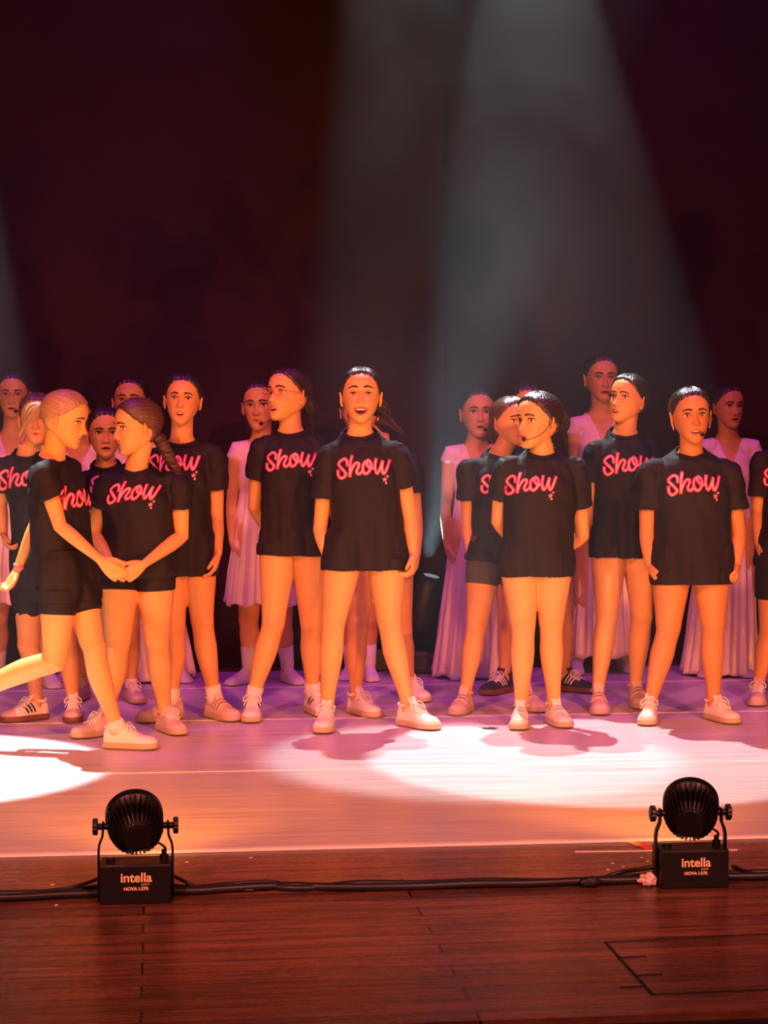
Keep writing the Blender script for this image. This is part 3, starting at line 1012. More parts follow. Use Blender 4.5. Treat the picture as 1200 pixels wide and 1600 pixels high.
        for i, (s0, e0, w0) in enumerate(arms):
            sl = p.get('sl', (.72, .72))[i]
            s_ = -1 if i == 0 else 1
            inn = s0 - lat * (s_ * .058) + Vector((0, 0, .014))
            end = lerp(s0, e0, sl)
            dirv = (end - s0).normalized()
            sr = p.get('sr', 1.0) * k
            pts = [inn - Vector((0, 0, .004)), lerp(inn, s0, .6), s0 + dirv * .01, lerp(s0, end, .3), lerp(s0, end, .65), end, end - dirv * .0005, end - dirv * .035]
            rads = [.034 * sr, .040 * sr, .0475 * sr, .0535 * sr, .057 * sr, .0595 * sr, .052 * sr, .048 * sr]
            V, f = tube(pts[:6], rads[:6], 26, dome=False)
            # inner wall so the sleeve mouth is hollow
            x = dirv.orthogonal().normalized(); y = dirv.cross(x)
            rg = []
            prev = None
            mm = pts[:6]
            rings_ = []
            side = None
            for q in range(6):
                d_ = (mm[min(q + 1, 5)] - mm[max(q - 1, 0)]).normalized()
                side = d_.orthogonal() if side is None else side
                sx = (side - d_ * side.dot(d_)).normalized(); sy = d_.cross(sx); side = sx
                rings_.append(ring(mm[q], sx, sy, rads[q], rads[q] * .94, 26))
            rings_.append(ring(end + dirv * .002, sx, sy, .053 * sr, .049 * sr, 26))
            rings_.append(ring(end - dirv * .030, sx, sy, .050 * sr, .046 * sr, 26))
            V, f = loft(rings_); mt.add(V, f)
        V, Fc, Nn = voxel(mt, .0048, 5)
        shells = [torso_shell]
        lmm = p.get('lm', 1.0)
        for hp, kn in thighs:
            shells.append(tube([lerp(hp, kn, t) for t in (-.05, .0, .15, .35, .6, .7)], [r * k * lmm for r in (.074, .080, .084, .079, .067, .062)], 22))
        for s0, e0, w0 in arms:
            a_ = p.get('am', 1.0) * k
            shells.append(tube([lerp(s0, e0, t) for t in (0, .05, .14, .35, .45)], [r * a_ for r in (.033, .038, .0405, .0375, .036)], 18))
        V = push_out(V, shells, .013 if p.get('shorts') else .006)
        fa = np.array(Fc)
        if fa.ndim == 2:
            e = np.concatenate([fa[:, [0, 1]], fa[:, [1, 2]], fa[:, [2, 3]], fa[:, [3, 0]]])
            cnt = np.bincount(e[:, 0], minlength=len(V)).astype(float)[:, None]
            t0 = ((V - np.array(hem)) @ np.array(top - hem)) / (top - hem).length ** 2
            wgt = (.12 + .38 * sm(.6, .45, t0) * sm(.01, .06, t0))[:, None]
            for _ in range(14):
                acc = np.zeros_like(V); np.add.at(acc, e[:, 0], V[e[:, 1]])
                V = V + (acc / np.maximum(cnt, 1) - V) * wgt
            V = push_out(V, shells, .009)
        # drape and wrinkles
        Vb = V.copy()
        upn = (top - hem); ul = upn.length
        tt = ((V - np.array(hem)) @ np.array(upn)) / ul ** 2
        az = np.arctan2((V - np.array(hem)) @ np.array(lat), (V - np.array(hem)) @ np.array(fwd))
        sd = sum(ord(ch) for ch in p['id']) * 1.7
        disp = np.zeros(len(V))
        lw = sm(.75, .0, tt) * sm(-.01, .06, tt)
        disp += .0055 * lw * (np.sin(az * 7 + sd + 2.0 * np.sin(tt * 3 + sd)) * .6 + np.sin(az * 12 + sd * 2 + tt * 4) * .4)
        disp += .0030 * g(tt - .72, .18) * np.sin((V[:, 2] * 46 + np.abs(az) * 7 + sd))
        cl = V.tolist(); nz = np.array([noise.noise(Vector((q[0] * 11 + sd, q[1] * 11, q[2] * 6))) for q in cl])
        nz2 = np.array([noise.noise(Vector((q[0] * 26 + q[2] * 14, q[1] * 22 + sd, q[2] * 20 - q[0] * 14))) for q in cl])
        disp += nz * .0050 * sm(1.0, .9, tt) + nz2 * (.0022 + .0022 * sm(.6, .8, tt)) * sm(1.0, .93, tt)
        V = V + Nn * disp[:, None]
        mbt = MB(); mbt.add(V, Fc)
        teeo = build('t_shirt', mbt, M_TEE, person, base)
        # rib collar
        cr = torso_rings(hem, top, lat, fwd, [(.993, c_ * .99, .0590 * k, -.004, .48)], 40)[0]
        Vt, ftc = tube([V3(a) for a in list(cr) + [cr[0], cr[1]]], .0042, 8); mc = MB(); mc.add(Vt, ftc)
        build('collar', mc, M_TEE, teeo, base)
        if p.get('print'):
            px0, px1, pyc = p['print']
            cen = P((px0 + px1) / 2, pyc, D - .1)
            wd = (P(px1, pyc, D - .1) - P(px0, pyc, D - .1)).length
            wd = wd / max(.6, cos(yaw))
            bvh = BVHTree.FromPolygons([Vector(q) for q in V.tolist()], Fc)
            cen = Vector((cen.x, cen.y, cen.z))
            add_print(p, person, base, teeo, bvh, lat, fwd, wd, cen, p.get('slant', .05))
        if p.get('shorts'):
            sy_ = p['shorts']
            ms = MB()
            for i, lg in enumerate(p['legs']):
                lm = p.get('lm', 1.0)
                kn = P(lg['knee'][0], lg['knee'][1], D + lg.get('kdy', 0))
                z1 = P(lg['hip'], sy_, D).z
                t1 = min(.9, max(.1, (hips[i].z - z1) / (hips[i].z - kn.z)))
                hp = hips[i]
                dv = (kn - hp).normalized()
                e1 = lerp(hp, kn, t1)
                V, f = tube([hp + Vector((0, 0, .05)), hp, lerp(hp, e1, .5), e1], [.080 * k * lm, .086 * k * lm, .086 * k * lm, .080 * k * lm], 24, dome=False); ms.add(V, f)
            V, f = loft([ring(hipc + Vector((0, 0, -.05 * k)), lat, fwd, .10 * k, .08 * k, 32), ring(hipc + Vector((0, 0, .02)), lat, fwd, .125 * k * tw, .092 * k, 32), ring(hipc + Vector((0, 0, .10 * k)), lat, fwd, .108 * k * tw, .084 * k, 32)]); ms.add(V, f)
            V, Fc, Nn = voxel(ms, .006, 3)
            V = push_out(V, [q for q in shells if q is not torso_shell][:2], .005)
            ms = MB(); ms.add(V, Fc); build('shorts', ms, p.get('shortm', M_TEE), person, base)
    else:
        # wrap bodice with a V neck
        wz = pel + (neck - pel) * .44
        L = [(.40, .112 * k * tw, .090 * k, 0, 0), (.5, .118 * k * tw, .092 * k, 0, 0), (.62, .126 * k * tw, .096 * k, .006, 0), (.78, shw * .93, .092 * k, .002, 0), (.87, shw * .88, .076 * k, -.006, 0), (.93, shw * .70, .068 * k, -.010, .1), (.975, .085 * k, .062 * k, -.010, .1)]
        mt = MB(); V, f = loft(torso_rings(pel, neck, lat, fwd, L, 48)); mt.add(V, f)
        for i, (s0, e0, w0) in enumerate(arms):
            s_ = -1 if i == 0 else 1
            inn = s0 - lat * (s_ * .05)
            V, f = tube([inn, s0 + Vector((0, 0, -.004)), lerp(s0, e0, .12)], [.05 * k, .050 * k, .050 * k], 22); mt.add(V, f)
        V, Fc, Nn = voxel(mt, .0045, 4)
        Vr = V - np.array(neck)
        lx = Vr @ np.array(lat); lf = Vr @ np.array(fwd); lz = Vr[:, 2]
        # V-shaped opening narrows downwards
        vd = .155 * k
        lim = (.070 * k) * np.clip((lz + vd) / vd, 0, 2.0)
        ins = sm(.004, -.004, np.abs(lx) - lim) * (lf > -.02)
        V = V - np.outer(ins * .022, np.array(fwd)) * 1.0 - Nn * (ins * .012)[:, None]
        mbb = MB(); mbb.add(V, Fc)
        bod = build('dress_bodice', mbb, M_BODICE, person, base)
        # skirt
        wc = pel + (neck - pel) * .50
        hy, hxl, hxr = p['hem']
        hc_ = P((hxl + hxr) / 2, hy, D); hwid = (P(hxr, hy, D) - P(hxl, hy, D)).length / 2
        n, R_ = 220, 44; sd = sum(ord(ch) for ch in p['id']) * .9
        th = np.arange(n) * 2 * pi / n
        nf = p.get('folds', 13)
        fold = .55 * np.sin(th * nf + 1.2 * np.sin(th * 3 + sd)) + .3 * np.sin(th * (nf * 2 - 3) + sd) + .25 * np.sin(th * 5 + sd)
        rings = []
        for i in range(R_):
            t = i / (R_ - 1)
            c = lerp(wc, hc_, t)
            e = t ** p.get('flare', .9)
            a = lerp(.114 * k * tw, hwid * .93, e); b = lerp(.094 * k, max(.10, hwid * .78), e)
            rr = 1 + fold * (.015 + .11 * t ** 1.1) * min(1, t * 6) + .012 * np.sin(th * 9 + t * 16 + sd) * t
            ct, st_ = np.cos(th), np.sin(th)
            pos = np.array(c)[None] + np.outer(ct * a * rr, np.array(lat)) + np.outer(st_ * b * rr, np.array(fwd))
            pos[:, 2] += (.010 * np.sin(th * nf * .5 + sd) + .006 * fold) * t ** 3 - .0
            pos[:, 2] = np.maximum(pos[:, 2], .012)
            rings.append(pos)
        ms = MB(); ms.add(np.concatenate(rings), grid_faces(R_, n)); sk = build('dress_skirt', ms, M_SATIN, person, base)
        so = sk.modifiers.new('thick', 'SOLIDIFY'); so.thickness = .002
    if p.get('wristband'):
        s0, e0, w0 = arms[p['wristband'] - 1]
        mw_ = MB(); V, f = tube([lerp(w0, e0, .06), lerp(w0, e0, .12)], [.0225 * k, .0235 * k], 18, dome=False); mw_.add(V, f)
        build('wristband', mw_, M_CORD, person, base)
    return person

# ================================================================== THE PLACE
def struct(o): o['kind'] = 'structure'; return o
def thing(o, label, cat, group=None):
    o['label'] = label; o['category'] = cat
    if group: o['group'] = group
    return o
AX = (RX, RY, Vector((0, 0, 1)))
V_FRONT = vof(600, 1597)      # stage lip
V_WALL = vof(600, 1040)

# dark stained planks
m_wood = mat('dark_stained_planks', (0.09, 0.035, 0.022), 0.32, spec=0.55)
b = m_wood.node_tree.nodes['Principled BSDF']
tc = N(m_wood, 'ShaderNodeTexCoord'); mp = N(m_wood, 'ShaderNodeMapping')
mp.inputs['Rotation'].default_value = (0, 0, 0); mp.inputs['Scale'].default_value = (0.9, 9.0, 1)
LK(m_wood, tc.outputs['Object'], mp.inputs[0])
nz = N(m_wood, 'ShaderNodeTexNoise'); nz.inputs['Scale'].default_value = 3.0; nz.inputs['Detail'].default_value = 8; nz.inputs['Roughness'].default_value = .65
LK(m_wood, mp.outputs[0], nz.inputs['Vector'])
br = N(m_wood, 'ShaderNodeTexBrick'); br.offset = .37
br.inputs['Scale'].default_value = 1.0; br.inputs['Brick Width'].default_value = 1.9; br.inputs['Row Height'].default_value = 0.092
br.inputs['Mortar Size'].default_value = 0.0035; br.inputs['Mortar Smooth'].default_value = .3; br.inputs['Bias'].default_value = 0
br.inputs['Color1'].default_value = (.62, .62, .62, 1); br.inputs['Color2'].default_value = (1.2, 1.2, 1.2, 1); br.inputs['Mortar'].default_value = (.08, .08, .08, 1)
LK(m_wood, tc.outputs['Object'], br.inputs['Vector'])
cr = N(m_wood, 'ShaderNodeValToRGB')
cr.color_ramp.elements[0].position = .32; cr.color_ramp.elements[0].color = (.045, .016, .008, 1)
cr.color_ramp.elements[1].position = .68; cr.color_ramp.elements[1].color = (.22, .072, .038, 1)
LK(m_wood, nz.outputs[0], cr.inputs[0])
mm = N(m_wood, 'ShaderNodeMix', data_type='RGBA', blend_type='MULTIPLY'); mm.inputs['Factor'].default_value = 1
LK(m_wood, cr.outputs[0], mm.inputs['A']); LK(m_wood, br.outputs['Color'], mm.inputs['B']); LK(m_wood, mm.outputs['Result'], b.inputs['Base Color'])
rr = N(m_wood, 'ShaderNodeMapRange'); rr.inputs['To Min'].default_value = .12; rr.inputs['To Max'].default_value = .42
LK(m_wood, nz.outputs[0], rr.inputs['Value']); LK(m_wood, rr.outputs[0], b.inputs['Roughness'])
bp = N(m_wood, 'ShaderNodeBump'); bp.inputs['Strength'].default_value = .6; bp.inputs['Distance'].default_value = .004
ad = N(m_wood, 'ShaderNodeMath', operation='ADD'); mu = N(m_wood, 'ShaderNodeMath', operation='MULTIPLY'); mu.inputs[1].default_value = -2.2
LK(m_wood, br.outputs['Fac'], mu.inputs[0]); LK(m_wood, mu.outputs[0], ad.inputs[0]); LK(m_wood, nz.outputs[0], ad.inputs[1])
LK(m_wood, ad.outputs[0], bp.inputs['Height']); LK(m_wood, bp.outputs[0], b.inputs['Normal'])

def stage_obj(name, mb, m, z=0, parent=None):
    """mesh given in stage coordinates (u, v, z); the object itself carries the stage's turn"""
    me = mb.mesh(name); o = bpy.data.objects.new(name, me); COL.objects.link(o); me.materials.append(m)
    if parent is None:
        o.location = (O0.x, O0.y, 0); o.rotation_euler = (0, 0, YAW)
    else: o.parent = parent
    return o
def sbox(u0, u1, v0, v1, z0, z1):
    return box(((u0 + u1) / 2, (v0 + v1) / 2, (z0 + z1) / 2), (u1 - u0, v1 - v0, z1 - z0))
mb = MB(); mb.add(*sbox(-7, 7, V_FRONT, V_WALL + .6, -.12, -.004))
floor = struct(stage_obj('floor', mb, m_wood))
mb = MB(); mb.add(*sbox(-7, 7, V_FRONT - .03, V_FRONT, -1.1, -.02))
m_fascia = bump_noise(mat('black_fascia', (.01, .008, .008), .6), 20, .2)
struct(stage_obj('wall_front', mb, m_fascia))
mb = MB(); mb.add(*sbox(-7, 7, V_FRONT - 5, V_FRONT - .03, -1.12, -1.10))
struct(stage_obj('floor_pit', mb, m_fascia))

# floor hatch: routed joint lines in the planks
m_gap = mat('dark_joint', (.004, .003, .003), .9)
def groove(pts, w=.006):
    mbg = MB()
    for a, c in zip(pts[:-1], pts[1:]):
        A, B_ = floor_at(*a), floor_at(*c)
        A = Vector((( A - Vector((O0.x, O0.y, 0))).dot(RX), (A - Vector((O0.x, O0.y, 0))).dot(RY), 0)); B_ = Vector(((B_ - Vector((O0.x, O0.y, 0))).dot(RX), (B_ - Vector((O0.x, O0.y, 0))).dot(RY), 0))
        d = (B_ - A).normalized(); nn = Vector((-d.y, d.x, 0))
        mbg.add(*box((A + B_) / 2 + Vector((0, 0, -.0036)), ((B_ - A).length + w, w, .0016), (d, nn, Vector((0, 0, 1)))))
    return mbg
mb = groove([(946, 1470), (1020, 1552), (1290, 1540)], .008)
for ln in ([(946, 1470), (1290, 1452)], [(968, 1494), (1006, 1492)], [(996, 1522), (1032, 1520)], [(972, 1540), (1005, 1539)]):
    g2 = groove(ln, .009 if ln[0][0] != 946 else .006)
    for V_ in g2.v: pass
    mb.add(np.concatenate(g2.v), g2.f)
ht = struct(stage_obj('trim_1', mb, m_gap)); ht.name = 'trim_1'

# white dance vinyl in strips across the stage
m_vinyl = mat('white_dance_vinyl', (0.66, 0.60, 0.60), 0.34, spec=0.5)
b = m_vinyl.node_tree.nodes['Principled BSDF']
tc = N(m_vinyl, 'ShaderNodeTexCoord'); mp = N(m_vinyl, 'ShaderNodeMapping'); mp.inputs['Scale'].default_value = (.7, 16, 1)
nz = N(m_vinyl, 'ShaderNodeTexNoise'); nz.inputs['Scale'].default_value = 2.2; nz.inputs['Detail'].default_value = 6
LK(m_vinyl, tc.outputs['Object'], mp.inputs[0]); LK(m_vinyl, mp.outputs[0], nz.inputs['Vector'])
bp = N(m_vinyl, 'ShaderNodeBump'); bp.inputs['Strength'].default_value = .35; bp.inputs['Distance'].default_value = .004
LK(m_vinyl, nz.outputs[0], bp.inputs['Height']); LK(m_vinyl, bp.outputs[0], b.inputs['Normal'])
cr = N(m_vinyl, 'ShaderNodeValToRGB'); cr.color_ramp.elements[0].position = .3; cr.color_ramp.elements[0].color = (.54, .48, .48, 1)
cr.color_ramp.elements[1].position = .6; cr.color_ramp.elements[1].color = (.72, .66, .66, 1)
LK(m_vinyl, nz.outputs[0], cr.inputs[0]); LK(m_vinyl, cr.outputs[0], b.inputs['Base Color'])
rr = N(m_vinyl, 'ShaderNodeMapRange'); rr.inputs['To Min'].default_value = .24; rr.inputs['To Max'].default_value = .46
LK(m_vinyl, nz.outputs[0], rr.inputs['Value']); LK(m_vinyl, rr.outputs[0], b.inputs['Roughness'])
m_tape = mat('white_tape', (.95, .90, .82), .25)
vs = [0.0, vof(590, 1200), vof(590, 1121), vof(590, 1071), vof(600, 1046)]
for i in range(4):
    mb = MB(); mb.add(*sbox(-6.8, 6.8, vs[i] + .002, vs[i + 1] - .002, -.004, 0.0))
    o = struct(stage_obj('floor_vinyl', mb, m_vinyl)); bevel(o, .001, 1)
    mb = MB(); w_ = .026 if i == 0 else .014  # front strip wider; its bright white also paints in the vinyl edge's glint
    mb.add(*sbox(-6.8, 6.8, vs[i] - w_ / 2, vs[i] + w_ / 2, -.003 if i == 0 else 0.0, .005 if i == 0 else .0014))
    stage_obj('seam_tape', mb, m_tape, parent=o)

# black drapes at the back, two lengths meeting right of the middle
m_drape = bump_noise(mat('black_drape', (.034, .013, .011), .95, spec=.1), 180, .3, dist=.002)
us = (P(695, 600, 10).x - O0.x) 
def drape(u0, u1, v, sd, name):
    n = int((u1 - u0) * 26); V = []
    for z in np.linspace(-.0, 5.4, 12):
        for i in range(n):
            u = u0 + (u1 - u0) * i / (n - 1)
            V.append([u, v + .012 * sin(u * 9 + sd) + .006 * sin(u * 23 + 2 * sd), z])
    mbd = MB(); mbd.add(V, grid_faces(12, n, False))
    o = stage_obj(name, mbd, m_drape); o.data.polygons.foreach_set('use_smooth', [True] * len(o.data.polygons))
    so = o.modifiers.new('thick', 'SOLIDIFY'); so.thickness = .004
    return o
pw = P(695, 300, 10.4) - Vector((O0.x, O0.y, 0)); useam = pw.dot(RX)
d1 = drape(-6.5, useam, V_WALL, 0, 'stage_drape'); thing(d1, 'black backdrop drape on the left, its right edge forming the seam', 'curtain')
d2 = drape(useam - .12, 6.5, V_WALL + .05, 2, 'stage_drape'); thing(d2, 'black backdrop drape on the right of the vertical seam', 'curtain')
mb = MB(); mb.add(*sbox(-7, 7, V_WALL + .35, V_WALL + .45, -.1, 5.6))
struct(stage_obj('wall_back', mb, mat('dark_wall', (.02, .015, .015), .9)))

# ------------------------------------------------------------------ footlights
m_body = mat('black_painted_metal', (.006, .005, .005), .42, spec=.35)
m_gold = mat('cream_lettering', (.85, .62, .30), .5)
m_edge = mat('worn_black_edge', (.05, .04, .035), .3, .4)
def led_can(px, by, hy, hyaw, label, off=None, tilt=22):
    base = floor_at(px, by) if off is None else off
    if off is None: base = base + RY * .055
    base.z = -.004
    r = bpy.data.objects.new('stage_light', None); COL.objects.link(r); r.location = base; r.rotation_euler = (0, 0, YAW * .9)
    thing(r, label, 'stage light', 'LED cans along the stage front')
    bx = .198
    def part(name, mb, m, par=None, sm_=True, bv=0):
        me = mb.mesh(name); o = bpy.data.objects.new(name, me); COL.objects.link(o); me.materials.append(m); o.parent = par or r
        if sm_: sharp_smooth(o)
        if bv: bevel(o, bv, 2)
        return o
    mb = MB(); mb.add(*box((0, 0, .052), (.186, .105, .104))); drv = part('driver_box', mb, m_body, bv=.003)
    mb = MB(); mb.add(*box((0, -.0530, .0985), (.178, .003, .003))); part('top_edge', mb, m_edge, drv)
    mb = MB(); mb.add(*cyl((-.065, 0, .102), (-.065, 0, .112), .013)); part('cap', mb, m_body, drv)
    mb = MB(); mb.add(*cyl((.074, .005, .100), (.074, .005, .118), .011)); mb.add(*cyl((.074, .005, .116), (.074, .005, .130), .007)); part('cable_gland', mb, m_body, drv)
    def text(s, x, z, size, m, offs=.0):
        c = bpy.data.curves.new('lettering', 'FONT'); c.body = s; c.size = size; c.align_x = 'CENTER'; c.align_y = 'CENTER'; c.extrude = .0003; c.offset = offs
        t0_ = bpy.data.objects.new('lettering', c); COL.objects.link(t0_)
        me = bpy.data.meshes.new_from_object(t0_.evaluated_get(bpy.context.evaluated_depsgraph_get())); bpy.data.objects.remove(t0_)
        o = bpy.data.objects.new('lettering', me); COL.objects.link(o); me.materials.clear(); me.materials.append(m); o.parent = drv
        o.location = (x, -.0532, z); o.rotation_euler = (pi / 2, 0, 0)
        return o
    t_ = text('intella', .002, .069, .034, m_gold, .0007)
    text('system', .026, .0525, .0080, m_gold)
    text('NOVA I-27R', .002, .0405, .0120, m_gold, .0004)
    # yoke
    hz = .195
    for s_ in (-1, 1):
        pts = [Vector((s_ * .0965, 0, .004)), Vector((s_ * .0965, 0, .06)), Vector((s_ * .0965, 0, .135)), Vector((s_ * .094, 0, .150)), Vector((s_ * .086, 0, .170)), Vector((s_ * .084, 0, hz + .012))]
        V, f = tube(pts, [(.016, .0034)] * 6, 10, side=(0, 1, 0), dome=False); mb = MB(); mb.add(V, f); part('yoke', mb, m_body)
        mb = MB(); mb.add(*cyl((s_ * .070, 0, hz), (s_ * .100, 0, hz), .0085)); 
        rg = [ring((s_ * x, 0, hz), (0, 1, 0), (0, 0, 1), q, q, 36) for x, q in ((.098, .019), (.100, .022), (.110, .022), (.112, .018))]
        for q in rg:
            c0 = np.mean(q, axis=0); dd = q - c0; a = np.arange(36); q[:] = c0 + dd * (1 - .10 * (a % 6 == 0))[:, None]
        V, f = loft(rg if s_ > 0 else rg); mb.add(V, f); part('knob', mb, m_body)
    # head: finned die-cast can, lens pointing upstage
    hd = bpy.data.objects.new('lamp_head', None)
    mb = MB()
    # local: axis +y is the beam direction
    prof = [(-.060, .020), (-.058, .040), (-.050, .046), (-.030, .052), (.02, .056), (.03, .072), (.036, .0765), (.060, .0765), (.063, .073), (.058, .066)]
    V, f = loft([ring((0, y, 0), (1, 0, 0), (0, 0, 1), q, q, 48) for y, q in prof]); mb.add(V, f)
    Rm = Matrix.Rotation(radians(hyaw), 4, 'Z') @ Matrix.Rotation(radians(tilt), 4, 'X')
    Mh = Matrix.Translation((0, 0, hz)) @ Rm
    can = part('lamp_head', mb, m_body); can.matrix_local = Mh
    mb = MB()
    for i in range(32):
        a = 2 * pi * i / 32; cx_, cz_ = cos(a), sin(a)
        pr = [(.034, .045), (.034, .0755), (-.010, .0735), (-.040, .064), (-.058, .050), (-.064, .034), (-.050, .030)]
        t_ = np.array([-cz_, 0, cx_]) * .0013
        A = np.array([[q * cx_, y, q * cz_] for y, q in pr])
        V = np.concatenate([A - t_, A + t_]); n = len(pr)
        f = [tuple(range(n)), tuple(range(2 * n - 1, n - 1, -1))] + [(j, (j + 1) % n, n + (j + 1) % n, n + j) for j in range(n)]
        mb.add(V, f)
    fn = part('cooling_fins', mb, m_body, can, sm_=False)
    mb = MB(); mb.add(*cyl((0, -.066, 0), (0, -.056, 0), .036, 32)); part('rear_cap', mb, m_body, can)
    mb = MB()
    for rr_, cnt in ((0.0, 1), (.022, 6), (.044, 12)):
        for i in range(cnt):
            a = 2 * pi * i / cnt
            mb.add(*ellipsoid((rr_ * cos(a), .061, rr_ * sin(a)), (.0085, .006, .0085), 12, 8))
    part('lens', mb, mat('lit_amber_lens', (1, .5, .1), .2, emit=(1.0, .40, .06), estr=30), can)
    # lead from the head down to the driver
    mb = MB(); pts = smoothpath([(.045, -.01, hz - .035), (.070, -.012, hz - .050), (.078, 0, hz - .062), (.075, .004, .130)], 6)
    V, f = tube([V3(a) for a in pts], .0032, 8); mb.add(V, f); part('lead', mb, m_body)
    return r
led_can(212, 1411, 0, 6, 'black LED stage light on the left of the stage front, head tipped down to us')
led_can(1087, 1386, 0, -16, 'black LED stage light on the right of the stage front, beside the crumpled paper')

# ------------------------------------------------------------------ cables, taped bundle
m_cable = mat('black_rubber_cable', (.010, .009, .009), .45)
def cable(name, pts, r, label):
    """pts: (px, py) on the floor with an optional height"""
    w = []
    for q in pts:
        z = r + (q[2] if len(q) > 2 else 0) - .003
        w.append(floor_at(q[0], q[1], z))
    A = smoothpath(w, 8)
    V, f = tube([V3(a) for a in A], r, 10)
    mb = MB(); mb.add(V, f)
    o = build(name, mb, m_cable, None, w[0]); thing(o, label, 'cable'); return o
cable('cable', [(-60, 1404), (20, 1402), (90, 1398), (150, 1396), (215, 1392), (300, 1392), (360, 1388), (440, 1384), (520, 1386), (640, 1385), (740, 1381), (830, 1380), (920, 1376), (985, 1375), (1100, 1370), (1180, 1369), (1270, 1366)], .011, 'thick black cable lying along the whole stage front')
cable('cable', [(-60, 1398), (30, 1396), (110, 1393), (170, 1384), (240, 1382), (300, 1388), (380, 1382), (470, 1388), (560, 1380), (660, 1380), (760, 1376), (860, 1377), (1000, 1370), (1150, 1364), (1270, 1361)], .009, 'thinner black cable twisted beside the thick one along the stage front')
cable('cable', [(270, 1368, .045), (290, 1378, .02), (312, 1388, .004), (350, 1390), (395, 1391)], .005, 'black power lead looping down from the right side of the left stage light')
cable('cable', [(160, 1370, .05), (135, 1380, .025), (105, 1388, .008), (60, 1393), (-10, 1398), (-60, 1400)], .005, 'black power lead running left from the left stage light')
cable('cable', [(1036, 1352, .045), (1000, 1358, .03), (965, 1364, .012), (935, 1374, .0), (900, 1378)], .006, 'black power lead looping left from the right stage light')
cable('cable', [(1036, 1366, .02), (1000, 1368, .008), (960, 1372), (925, 1374)], .004, 'thin black signal lead below the power loop at the right stage light')
cable('cable', [(1145, 1354, .035), (1165, 1362, .015), (1195, 1368, .0), (1270, 1366)], .006, 'black power lead running right from the right stage light')
cable('cable', [(360, 1384), (375, 1380, .008), (420, 1378, .01), (455, 1384)], .006, 'short hump of black cable left of the picture middle')
def lump(name, px, py, s, m, label, cat, seed=0, amp=.35):
    c = floor_at(px, py); c.z = s[2] * .85
    Ve, f = ellipsoid((0, 0, 0), s, 20, 14)
    for i in range(len(Ve)):
        q = Vector(Ve[i]) / max(s); n_ = noise.noise(q * 2.2 + Vector((seed, 0, 0))) 
        Ve[i] = Ve[i] * (1 + amp * n_ * 1.6)
    Ve[:, 2] = np.maximum(Ve[:, 2], -s[2] * .85)
    mb = MB(); mb.add(Ve + np.array(c), f)
    o = build(name, mb, m, None, c, smooth=False); thing(o, label, cat); return o
lump('crumpled_paper', 1012, 1382, (.024, .02, .016), mat('cream_paper', (.75, .55, .45), .8), 'crumpled pale paper lying left of the right stage light', 'paper', 3)
lump('cable_connector', 922, 1384, (.030, .016, .014), m_cable, 'black inline connector on the cables left of the crumpled paper', 'connector', 5, .15)
lump('tape_scrap', 638, 1389, (.010, .007, .004), mat('red_tape_scrap', (.6, .1, .06), .6), 'small red scrap lying on the cables near the middle', 'scrap', 8)
lump('hair_clip', 766, 1139, (.030, .008, .004), M_DARK, 'small dark hair clip dropped in the white pool of light', 'hair clip', 9, .5)
# red gaffer tape and a chalk-like tape line in front of the vinyl edge
def strip(name, pts, w, m, label, cat, z=.0006):
    mbs = groove(pts, w)
    V = np.concatenate(mbs.v); V[:, 2] += .0036 + z - .004
    mb2 = MB(); mb2.add(V, mbs.f); o = stage_obj(name, mb2, m); thing(o, label, cat); return o
strip('tape_strip', [(900, 1329), (1030, 1327), (1150, 1326)], .008, m_tape, 'thin pale tape line on the dark planks left of the right stage light', 'tape')
strip('tape_strip', [(992, 1313), (1012, 1323)], .035, mat('red_gaffer_tape', (.75, .06, .02), .5), 'red tape patch at the vinyl edge left of the right stage light', 'tape', .0012)
strip('tape_strip', [(984, 1314), (996, 1318)], .025, mat('yellow_tape', (.85, .5, .12), .5), 'small yellow tape end beside the red tape patch', 'tape', .0014)
# dust and confetti scraps on the planks
m_speck = mat('confetti', (.8, .65, .5), .6)
for x, y, where in [(82, 1382, 'left of the left stage light, just above the cables'), (292, 1347, 'right of the left stage light, nearest to it'), (392, 1340, 'near the vinyl edge between the two lights, leftmost there'),
                    (72, 1403, 'on the cables at the far left'), (88, 1414, 'below the cables at the far left'), (957, 1349, 'left of the right stage light, furthest left in that cluster'),
                    (974, 1354, 'in the middle of the cluster left of the right stage light'), (950, 1359, 'lowest of the cluster left of the right stage light'), (1003, 1340, 'close under the red tape patch'), (1012, 1346, 'between the red tape patch and the crumpled paper')]:
    mb = MB(); c = floor_at(x, y, -.003)
    V, f = ellipsoid(c, (.006, .005, .0015), 8, 6); mb.add(V, f)
    o = build('confetti_scrap', mb, m_speck, None, c)
    thing(o, 'tiny pale scrap ' + where, 'confetti', 'confetti scraps on the planks')

